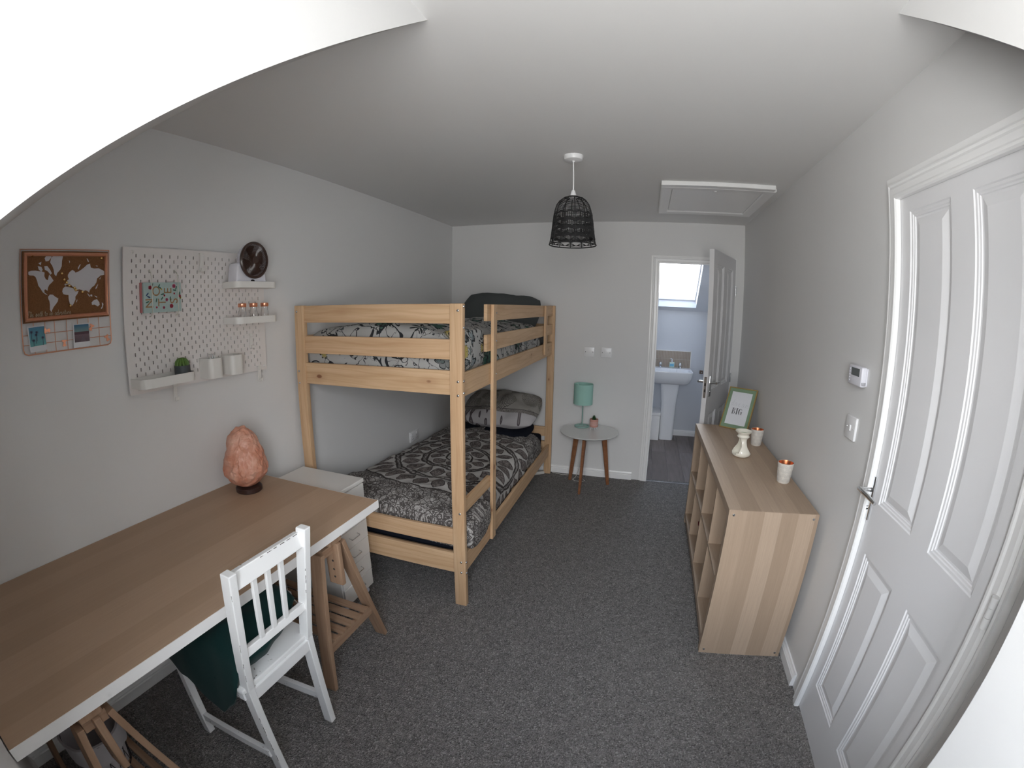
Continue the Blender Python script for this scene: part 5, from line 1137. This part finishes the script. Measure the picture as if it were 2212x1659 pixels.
# ================================================================== SIDE TABLE
tbx, tby = 1.385, -.262; TZ = .500
tb = thing('side_table', (tbx, tby, 0), 'round white side table on three brown splayed legs', 'side table')
revolve('table_top', [(0, -.016), (.232, -.016), (.247, -.008), (.250, -.002), (.249, 0), (0, 0)], (tbx, tby, TZ), plain('white_lacquer', (.70, .71, .70), .22), tb, 72)
for fx, fy in ((1.221, -.165), (1.352, -.462), (1.566, -.188)):
    d = Vector((fx-tbx, fy-tby, 0)); d.normalize(); top = Vector((tbx, tby, 0))+d*.13; top.z = TZ-.018; foot = Vector((fx, fy, 0))
    X_ = (top-foot); sd = d.cross(Vector((0, 0, 1))); M_ = []
    vs = []; 
    for p, w_, t2 in ((foot, .026, .018), (top, .046, .024)):
        for a_, b_ in ((-1, -1), (1, -1), (1, 1), (-1, 1)): vs.append(p+sd*(t2/2*a_)+d*(w_/2*b_))
    o_ = mesh('leg', vs, [(0, 3, 2, 1), (4, 5, 6, 7), (0, 1, 5, 4), (1, 2, 6, 5), (2, 3, 7, 6), (3, 0, 4, 7)], M_walnut, tb); bm = bmesh.new(); bm.from_mesh(o_.data); bmesh.ops.recalc_face_normals(bm, faces=bm.faces); bev(bm, .003, 2); bm.to_mesh(o_.data); bm.free()
A = Acc()
for a_ in range(3): t_ = math.atan2(-.1+0, .1)
for fx, fy in ((1.221, -.165), (1.352, -.462), (1.566, -.188)):
    d = Vector((fx-tbx, fy-tby, 0)).normalized(); s_ = d.cross(Vector((0, 0, 1)))*.018; c0 = Vector((tbx, tby, 0)); v = [c0-s_, c0+s_, c0+d*.15+s_, c0+d*.15-s_]; v = [Vector((p.x, p.y, TZ-.036)) for p in v]+[Vector((p.x, p.y, TZ-.017)) for p in v]
    A.add((v, [(3, 2, 1, 0), (4, 5, 6, 7), (0, 1, 5, 4), (1, 2, 6, 5), (2, 3, 7, 6), (3, 0, 4, 7)]))
A.build('under_frame', M_walnut, tb, False)
lx, ly = 1.302, -.130
lp = thing('table_lamp', (lx, ly, TZ), 'mint green table lamp with drum shade on the side table', 'lamp')
A = Acc(); A.tube([(lx+.062*math.cos(2*math.pi*i/40), ly+.062*math.sin(2*math.pi*i/40), TZ+.0058) for i in range(40)], .0055, 8, True); A.tube([(lx-.060, ly, TZ+.006), (lx, ly, TZ+.006), (lx+.060, ly, TZ+.006)], .0045, 8); A.build('base_ring', M_mintmetal, lp)
tube('stem', [(lx, ly, TZ+.005), (lx, ly, TZ+.30)], .0050, M_mintmetal, lp, 12)
mesh('lamp_shade', *lathe([(.083, .205), (.083, .382), (.0815, .382), (.0815, .205), (.083, .205)], (lx, ly, TZ), 56), M_mint, lp, None, 40)
A = Acc(); 
for k in range(3): t_ = 2*math.pi*k/3+.3; A.tube([(lx, ly, TZ+.30), (lx+.082*math.cos(t_), ly+.082*math.sin(t_), TZ+.372)], .0016, 6)
A.tube([(lx, ly, TZ+.295), (lx, ly, TZ+.34)], .013, 12); A.build('shade_carrier', M_plast, lp)
tag(tube('cable', [(lx-.03, ly+.055, TZ+.004), (lx-.02, -.020, TZ+.006), (1.285, -.018, .47), (1.290, -.022, .40), (1.325, -.02, .33), (1.30, -.03, .22), (1.285, -.05, .08), (1.265, -.10, .006), (1.245, -.155, .004), (1.27, -.185, .004), (1.33, -.19, .004), (1.36, -.16, .004), (1.33, -.12, .004), (1.28, -.08, .004)], .0026, M_cable, None, 8), 'white lamp cable hanging behind the side table onto the carpet', 'cable')
sx_, sy_ = 1.414, -.205
sp = thing('succulent_pot', (sx_, sy_, TZ), 'small succulent in a pink pot on white legs', 'plant')
revolve('pot', [(0, .026), (.030, .026), (.036, .031), (.037, .036), (.037, .094), (.035, .096), (.033, .094), (.033, .082), (0, .080)], (sx_, sy_, TZ), M_pink, sp, 32)
A = Acc()
for z_ in (.048, .058, .068): 
    A.tube([(sx_+.0372*math.cos(2*math.pi*i/72), sy_+.0372*math.sin(2*math.pi*i/72), TZ+z_+.003*((i // 2) % 2)) for i in range(72)], .0006, 4, True)
A.build('pot_pattern', M_paper, sp)
for k in range(4): t_ = 2*math.pi*k/4+.5; tube('pot_leg', [(sx_+.020*math.cos(t_), sy_+.020*math.sin(t_), TZ+.027), (sx_+.032*math.cos(t_), sy_+.032*math.sin(t_), TZ+.0005)], .0022, M_paper, sp, 8)
A = Acc()
for k in range(22):
    t_ = k*2.4; e_ = .15+.75*(k/22); r_ = .028*e_; hh_ = .055*(1.15-e_); p0 = Vector((sx_, sy_, TZ+.078)); A.tube([p0+Vector((math.cos(t_), math.sin(t_), 0))*.004, p0+Vector((math.cos(t_)*r_*.7, math.sin(t_)*r_*.7, hh_*.55)), p0+Vector((math.cos(t_)*r_*1.15, math.sin(t_)*r_*1.15, hh_))], [.003, .0048, .0007], 6)
A.build('leaves', M_leafd, sp)
el = thing('extension_lead', (.905, -.115, 0), 'white extension lead lying by the far bed post', 'extension lead', rz=R(35))
Me = WM[el]; bm = bmesh.new(); bbox(bm, Vector((-.065, -.022, 0)), Vector((.065, .022, .026))); bev(bm, .004, 2); frombm('housing', bm, M_cable, el, Me, 40)
tag(tube('cable', [(1.03, -.035, .004), (1.09, -.05, .004), (1.13, -.07, .004), (1.17, -.06, .004), (1.22, -.055, .004)], .0025, M_cable), 'thin cable along the skirting beside the bed post', 'cable')

# ================================================================== CUBE SHELF
sx0, sx1, sy1, sy0, sh = 2.2038, 2.5990, -.7533, -2.2001, .7576
su = thing('cube_shelf', ((sx0+sx1)/2, (sy0+sy1)/2, 0), 'oak-effect cube shelf unit along the right wall', 'shelf unit')
to = .038; ti = .016
box('top_panel', (sx0, sy0+.0, sh-to), (sx1, sy1, sh), M_shelfT, su, .0012)
box('side_panel', (sx0, sy0-.001, 0), (sx1, sy0+to, sh-to), M_shelfV, su, .0008); box('side_panel', (sx0, sy1-to, 0), (sx1, sy1, sh-to), M_shelfV, su, .0012)
box('side_facing', (sx0, sy0-.0022, 0.0), (sx1, sy0-.001, sh-.0008), M_shelfV, su, 0)
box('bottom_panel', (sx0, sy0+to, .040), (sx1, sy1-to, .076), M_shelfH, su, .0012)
ydv = (-1.120, -1.484, -1.842)
for yd in ydv: box('divider', (sx0+.002, yd-ti/2, .076), (sx1-.004, yd+ti/2, sh-to), M_shelfV, su, .001)
ys_ = [sy1-to]+list(ydv)+[sy0+to]
for a_, b_ in zip(ys_, ys_[1:]):
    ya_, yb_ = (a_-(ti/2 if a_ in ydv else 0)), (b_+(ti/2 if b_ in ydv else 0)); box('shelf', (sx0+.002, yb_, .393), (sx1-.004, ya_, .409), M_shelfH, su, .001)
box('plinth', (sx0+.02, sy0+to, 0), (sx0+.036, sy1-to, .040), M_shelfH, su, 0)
for x_ in (sx0+.022, sx1-.022):
    for z_ in (.022, sh-.022): revolve('screw', [(0, .0012), (.004, .0012), (.0055, .0008), (.006, 0)], (x_, sy0-.0022, z_), M_steel, su, 14, Matrix.Rotation(R(90), 4, 'X'))
blob('crumpled_cloth', (2.36, -1.29, .175), (.11, .13, .10), M_red, 4.0, 'crumpled dark red cloth in a lower cube of the shelf', 'cloth', False, 4, .8, .30, 8)
# picture frame
BL, BR = Vector((2.365, -.801, sh+.0015)), Vector((2.543, -.910, sh+.0015)); wd_ = (BR-BL).length; ux = (BR-BL).normalized(); bk_ = Vector((.522, .853, 0)); vv = (Vector((0, 0, .268))+bk_*.145).normalized(); hgt = .303; nn = ux.cross(vv).normalized()
Mf = Matrix((ux, vv, nn)).transposed().to_4x4(); Mf.translation = BL; 
pf = thing('picture_frame', tuple((BL+BR)/2), 'gold framed print reading dream BIG leaning at the shelf end', 'picture frame')
def loc(vs): return [Mf @ Vector(v) for v in vs]
A = Acc(); fw_ = .007
for a_, b_ in (((0, 0), (wd_, fw_)), ((0, hgt-fw_), (wd_, hgt)), ((0, fw_), (fw_, hgt-fw_)), ((wd_-fw_, fw_), (wd_, hgt-fw_))): A.box((a_[0], a_[1], -.012), (b_[0], b_[1], .006))
A.v = loc(A.v); A.build('frame_moulding', M_gold, pf, False)
A = Acc(); A.box((fw_, fw_, -.008), (wd_-fw_, hgt-fw_, .001)); A.v = loc(A.v); A.build('mount', M_sage, pf, False)
A = Acc(); A.box((.030, .032, .001), (wd_-.030, hgt-.032, .0022)); A.v = loc(A.v); A.build('print', M_paper, pf, False)
A = Acc(); A.box((fw_, fw_, .0036), (wd_-fw_, hgt-fw_, .0044)); A.v = loc(A.v); A.build('glazing', glass('frame_glass', (1, 1, 1), .05), pf, False)
A = Acc(); A.add(([Vector(p) for p in ((.08, .06, -.012), (.13, .06, -.012), (.12, .22, -.012), (.09, .22, -.012))], [(0, 1, 2, 3)])); A.v = loc(A.v)
script('print_script', 'dream', tuple(Mf @ Vector((.040, .168, .0026))), tuple(ux+vv*-.06), tuple(vv), .030, plain('silver_ink', (.42, .43, .46), .5), pf, .0006, 1.35)
# stencil capitals B I G
def poly2(ptsl): 
    A = Acc()
    for pts in ptsl:
        n_ = len(pts); tr = tessellate_polygon([[Vector((p[0], p[1], 0)) for p in pts]]); v = [Mf @ Vector((p[0], p[1], .0028)) for p in pts]; A.add((v, [tuple(t_) for t_ in tr]))
    return A
bh_ = .033; B0 = (.060, .108)
def off(l, dx): return [[(B0[0]+dx+p[0]*bh_, B0[1]+p[1]*.044) for p in s_] for s_ in l]
def arc(cx, cy, rx, ry, a0, a1, n_=10): return [(cx+rx*math.cos(R(a0+(a1-a0)*i/n_)), cy+ry*math.sin(R(a0+(a1-a0)*i/n_))) for i in range(n_+1)]
gB = [[(0, 0), (.30, 0), (.30, 1), (0, 1), (0, .95), (.08, .93), (.08, .07), (0, .05)], [(.35, .52)]+[(.35, 1)]+arc(.38, .77, .27, .23, 90, -80)+[(.38, .52), (.38, .58)]+arc(.38, .77, .12, .19, -80, 90)[::1]+[(.35, .96)], [(.35, 0)]+arc(.40, .25, .33, .25, -90, 85)+[(.35, .50), (.35, .46)]+arc(.40, .25, .16, .21, 85, -90)+[(.35, .04)]]
gB = [gB[0], [(.35, 1)]+arc(.38, .76, .28, .24, 90, -90)+[(.35, .52), (.35, .56)]+arc(.38, .76, .12, .20, -90, 90)+[(.35, .96)], [(.35, 0), (.40, 0)]+arc(.40, .25, .34, .25, -90, 90)+[(.35, .50), (.35, .46)]+arc(.40, .25, .16, .21, 90, -90)+[(.35, .04)]]
gI = [[(0, 0), (.40, 0), (.40, .05), (.32, .07), (.32, .93), (.40, .95), (.40, 1), (0, 1), (0, .95), (.08, .93), (.08, .07), (0, .05)]]
gG = [arc(.40, .5, .40, .52, 95, 265)+arc(.42, .5, .18, .46, 262, 98), [(.46, 1.02)]+arc(.46, .66, .30, .36, 88, 5)+[(.76, .66), (.70, .66)]+arc(.46, .66, .22, .30, 15, 88), [(.46, -.02)]+arc(.46, .25, .20, .27, -88, -10)+[(.58, .20), (.58, .42), (.50, .44), (.50, .48), (.88, .48), (.88, .44), (.80, .42), (.80, .02), (.76, .0), (.70, .07), (.60, 0)]]
for nm, gl, dx in (('letter', gB, 0), ('letter', gI, .0300), ('letter', gG, .0480)): poly2(off(gl, dx)).build(nm, M_ink, pf, False)
st_ = Vector((0, 0, 0)); pA = Mf @ Vector((wd_/2-.02, .19, -.0125)); pB = Mf @ Vector((wd_/2+.02, .19, -.0125)); ft = (BL+BR)/2+bk_*.175; ft.z = sh+.001
mesh('strut', [pA, pB, ft+ux*.02, ft-ux*.02, pA+bk_*.004, pB+bk_*.004, ft+ux*.02+bk_*.004, ft-ux*.02+bk_*.004], [(0, 1, 2, 3), (7, 6, 5, 4), (0, 4, 5, 1), (1, 5, 6, 2), (2, 6, 7, 3), (3, 7, 4, 0)], M_black, pf)
# oil burner: bowl on a pinched neck over a bulb with an opening at the side
bx_, by_ = 2.392, -1.455
ob = thing('oil_burner', (bx_, by_, sh), 'cream ceramic oil burner with a green-lined dish on top', 'oil burner')
n_ = 64; prof = [(.032, 0), (.046, .004), (.055, .016), (.056, .028), (.051, .042), (.042, .056), (.033, .070), (.027, .084), (.0245, .098), (.027, .108), (.036, .113), (.037, .117), (.031, .122), (.030, .127), (.036, .134), (.046, .143), (.050, .147)]
vs = []; fs = []; key = math.atan2(-3.96-by_, 1.797-bx_)
for r_, z_ in prof:
    for k in range(n_): t_ = 2*math.pi*k/n_; vs.append((bx_+r_*math.cos(t_), by_+r_*math.sin(t_), sh+z_))
def holes(i, k):
    t_ = 2*math.pi*(k+.5)/n_; z_ = (prof[i][1]+prof[i+1][1])/2
    for c_, hw in ((key-R(66), 1), (key+R(114), 1)):
        d_ = (t_-c_+math.pi) % (2*math.pi)-math.pi; 
        if .018 < z_ < .112:
            wdt = R(60)*math.sqrt(max(0, 1-((z_-.062)/.048)**2))
            if abs(d_) < wdt: return True
    return False
for i in range(len(prof)-1):
    for k in range(n_):
        if not holes(i, k): fs.append((i*n_+k, i*n_+(k+1) % n_, (i+1)*n_+(k+1) % n_, (i+1)*n_+k))
fs.append(tuple(range(n_))[::-1]); o_ = mesh('body', vs, fs, M_cream, ob, None, 50); sm = o_.modifiers.new('wall', 'SOLIDIFY'); sm.thickness = .0035; sm.offset = -1; sb = o_.modifiers.new('round', 'SUBSURF'); sb.levels = 1; sb.render_levels = 1
revolve('dish', [(.0495, .1475), (.044, .1425), (.030, .132), (.012, .128), (0, .127)], (bx_, by_, sh), plain('green_glaze', (.36, .42, .27), .2), ob, 40)
def votive(x, y, label):
    t_ = thing('votive_cup', (x, y, sh), label, 'candle holder', 'patterned candle cups on the shelf unit')
    revolve('cup', [(0, 0), (.028, 0), (.031, .003), (.0405, .100), (.0385, .101), (.0375, .099)], (x, y, sh), plain('ivory_cup', (.66, .63, .58), .6), t_, 40)
    revolve('copper_lining', [(.0380, .1005), (.0365, .096), (.0285, .006), (0, .005)], (x, y, sh), M_copin, t_, 36)
    A = Acc()
    for row in range(4):
        z0_ = .010+row*.022; r0_ = .031+(.0405-.031)*(z0_+.010)/.10
        for k in range(8):
            tc_ = 2*math.pi*(k+.5*(row % 2))/8
            for q in (1.0, .72, .45): 
                pts = []
                for a_ in range(9):
                    al = math.pi*a_/8; dz_ = math.sin(al)*.019*q; da = math.cos(al)*q*math.pi/8; zz_ = z0_+dz_; rr2 = .031+(.0405-.031)*zz_/.10+.0002; pts.append((x+rr2*math.cos(tc_+da), y+rr2*math.sin(tc_+da), sh+zz_))
                A.tube(pts, .0006, 4)
    A.build('fan_relief', plain('relief_grey', (.42, .40, .38), .7), t_)['kind'] = 'stuff'; return t_
votive(2.535, -1.830, 'ivory patterned candle cup with copper lining, nearest the camera'); votive(2.536, -1.205, 'ivory patterned candle cup with copper lining, behind the oil burner')

# ================================================================== BATHROOM THINGS
bcx = 2.127
ba = thing('wash_basin', (bcx, 1.45, 0), 'white ceramic wash basin on a full pedestal', 'basin')
def rr_loop(x0, x1, y0, y1, r, z, n_=6): return [(p[0], p[1], z) for p in rrect(x0, y0, x1, y1, r, n_)]
loops = [rr_loop(1.925, 2.329, 1.335, 1.655, .05, .690), rr_loop(1.905, 2.349, 1.290, 1.656, .06, .712), rr_loop(1.882, 2.372, 1.255, 1.657, .06, .770), rr_loop(1.874, 2.380, 1.243, 1.658, .05, .832), rr_loop(1.872, 2.382, 1.241, 1.658, .05, .846), rr_loop(1.876, 2.378, 1.245, 1.656, .047, .851), rr_loop(1.892, 2.362, 1.262, 1.545, .045, .850), rr_loop(1.905, 2.349, 1.275, 1.535, .05, .825), rr_loop(1.95, 2.30, 1.31, 1.515, .06, .755), rr_loop(2.03, 2.22, 1.36, 1.47, .05, .735)]
vs = [p for l in loops for p in l]; n_ = len(loops[0]); fs = [tuple(range(n_))[::-1], tuple((len(loops)-1)*n_+k for k in range(n_))]
for i in range(len(loops)-1):
    for k in range(n_): fs.append((i*n_+k, i*n_+(k+1) % n_, (i+1)*n_+(k+1) % n_, (i+1)*n_+k))
mesh('bowl', vs, fs, M_ceramic, ba, None, 50)
loops = [rr_loop(2.050, 2.214, 1.398, 1.56, .035, 0), rr_loop(2.048, 2.216, 1.396, 1.56, .035, .03), rr_loop(2.045, 2.221, 1.385, 1.57, .04, .45), rr_loop(2.020, 2.245, 1.365, 1.60, .04, .692)]
vs = [p for l in loops for p in l]; fs = [tuple(range(n_))[::-1], tuple(3*n_+k for k in range(n_))]
for i in range(3):
    for k in range(n_): fs.append((i*n_+k, i*n_+(k+1) % n_, (i+1)*n_+(k+1) % n_, (i+1)*n_+k))
mesh('pedestal', vs, fs, M_ceramic, ba, None, 50)
revolve('overflow', [(0, .001), (.009, .001), (.012, .003), (.014, 0)], (2.130, 1.538, .815), M_chrome, ba, 20, Matrix.Rotation(R(90), 4, 'X'))
def tap(x, label):
    t_ = thing('basin_tap', (x, 1.60, .851), label, 'tap', 'chrome taps on the basin')
    revolve('tap_body', [(0, 0), (.022, 0), (.024, .004), (.019, .010), (.018, .030), (.016, .034), (.0, .034)], (x, 1.60, .851), M_chrome, t_, 24)
    revolve('tap_head', [(0, .034), (.015, .034), (.019, .040), (.019, .062), (.015, .068), (0, .069)], (x, 1.60, .851), M_chrome, t_, 24)
    tube('spout', [(x, 1.595, .872), (x, 1.560, .878), (x, 1.530, .870), (x, 1.520, .860)], [.010, .010, .009, .008], M_chrome, t_, 12)
tap(2.012, 'chrome basin tap left of the soap bottle'); tap(2.248, 'chrome basin tap right of the soap bottle')
tag(tube('plug_chain', [(2.240, 1.585, .853), (2.225, 1.56, .855), (2.210, 1.540, .845), (2.203, 1.525, .815), (2.200, 1.515, .790)], .0018, M_chrome, None, 6), 'thin plug chain beside the right basin tap', 'chain')
spb = thing('splashback', (bcx, BY, .852), 'beige stick-tile splashback with a white edge trim', 'splashback')
box('grout_bed', (1.884, 1.650, .852), (2.377, BY, 1.054), M_grout, spb, 0)
A = Acc(); nx_ = 26
for i in range(nx_):
    for j in range(2):
        x0_ = 1.889+i*(.483/nx_); z0_ = .8545+j*.0985; A.box((x0_+.0011, 1.6470, z0_+.001), (x0_+.483/nx_-.0011, 1.6502, z0_+.0965))
A.build('tile', M_tile, spb, False)['kind'] = 'stuff'
A = Acc(); A.box((1.878, 1.646, .852), (1.886, BY, 1.060)); A.box((2.375, 1.646, .852), (2.383, BY, 1.060)); A.box((1.878, 1.646, 1.052), (2.383, BY, 1.060)); A.build('edge_trim', M_gloss, spb, False)
sb_ = thing('soap_bottle', (2.148, 1.595, .851), 'clear pump bottle of hand soap between the taps', 'bottle')
bm = bmesh.new(); bbox(bm, Vector((-.032, -.018, 0)), Vector((.032, .018, .072))); bev(bm, .009, 3); frombm('bottle', bm, plain('pale_soap', (.48, .58, .52), .15), sb_, T(2.148, 1.595, .8512), 40)
box('bottle_label', (2.124, 1.5762, .872), (2.172, 1.5772, .905), plain('blue_label', (.10, .35, .52), .4), sb_, 0)
tube('pump', [(2.148, 1.595, .922), (2.148, 1.595, .958), (2.138, 1.588, .964), (2.122, 1.578, .960)], [.010, .006, .006, .004], M_paper, sb_, 10)
stb = thing('storage_box', (1.93, 1.50, 0), 'low white lidded box beside the basin pedestal', 'box')
box('box_body', (1.80, 1.352, 0), (2.042, 1.64, .300), M_white, stb, .003); box('box_lid', (1.797, 1.349, .303), (2.045, 1.641, .337), M_white, stb, .003)
hk = thing('towel_hook', (2.519, BY, .79), 'small square brown metal hook plate on the bathroom wall', 'hook')
box('hook_plate', (2.498, BY-.008, .791), (2.541, BY, .834), plain('bronze', (.16, .11, .085), .35, .6), hk, .002)
tube('hook_peg', [(2.519, BY-.006, .812), (2.519, BY-.035, .812)], .006, M_steel, hk)
bpy.context.view_layer.update()
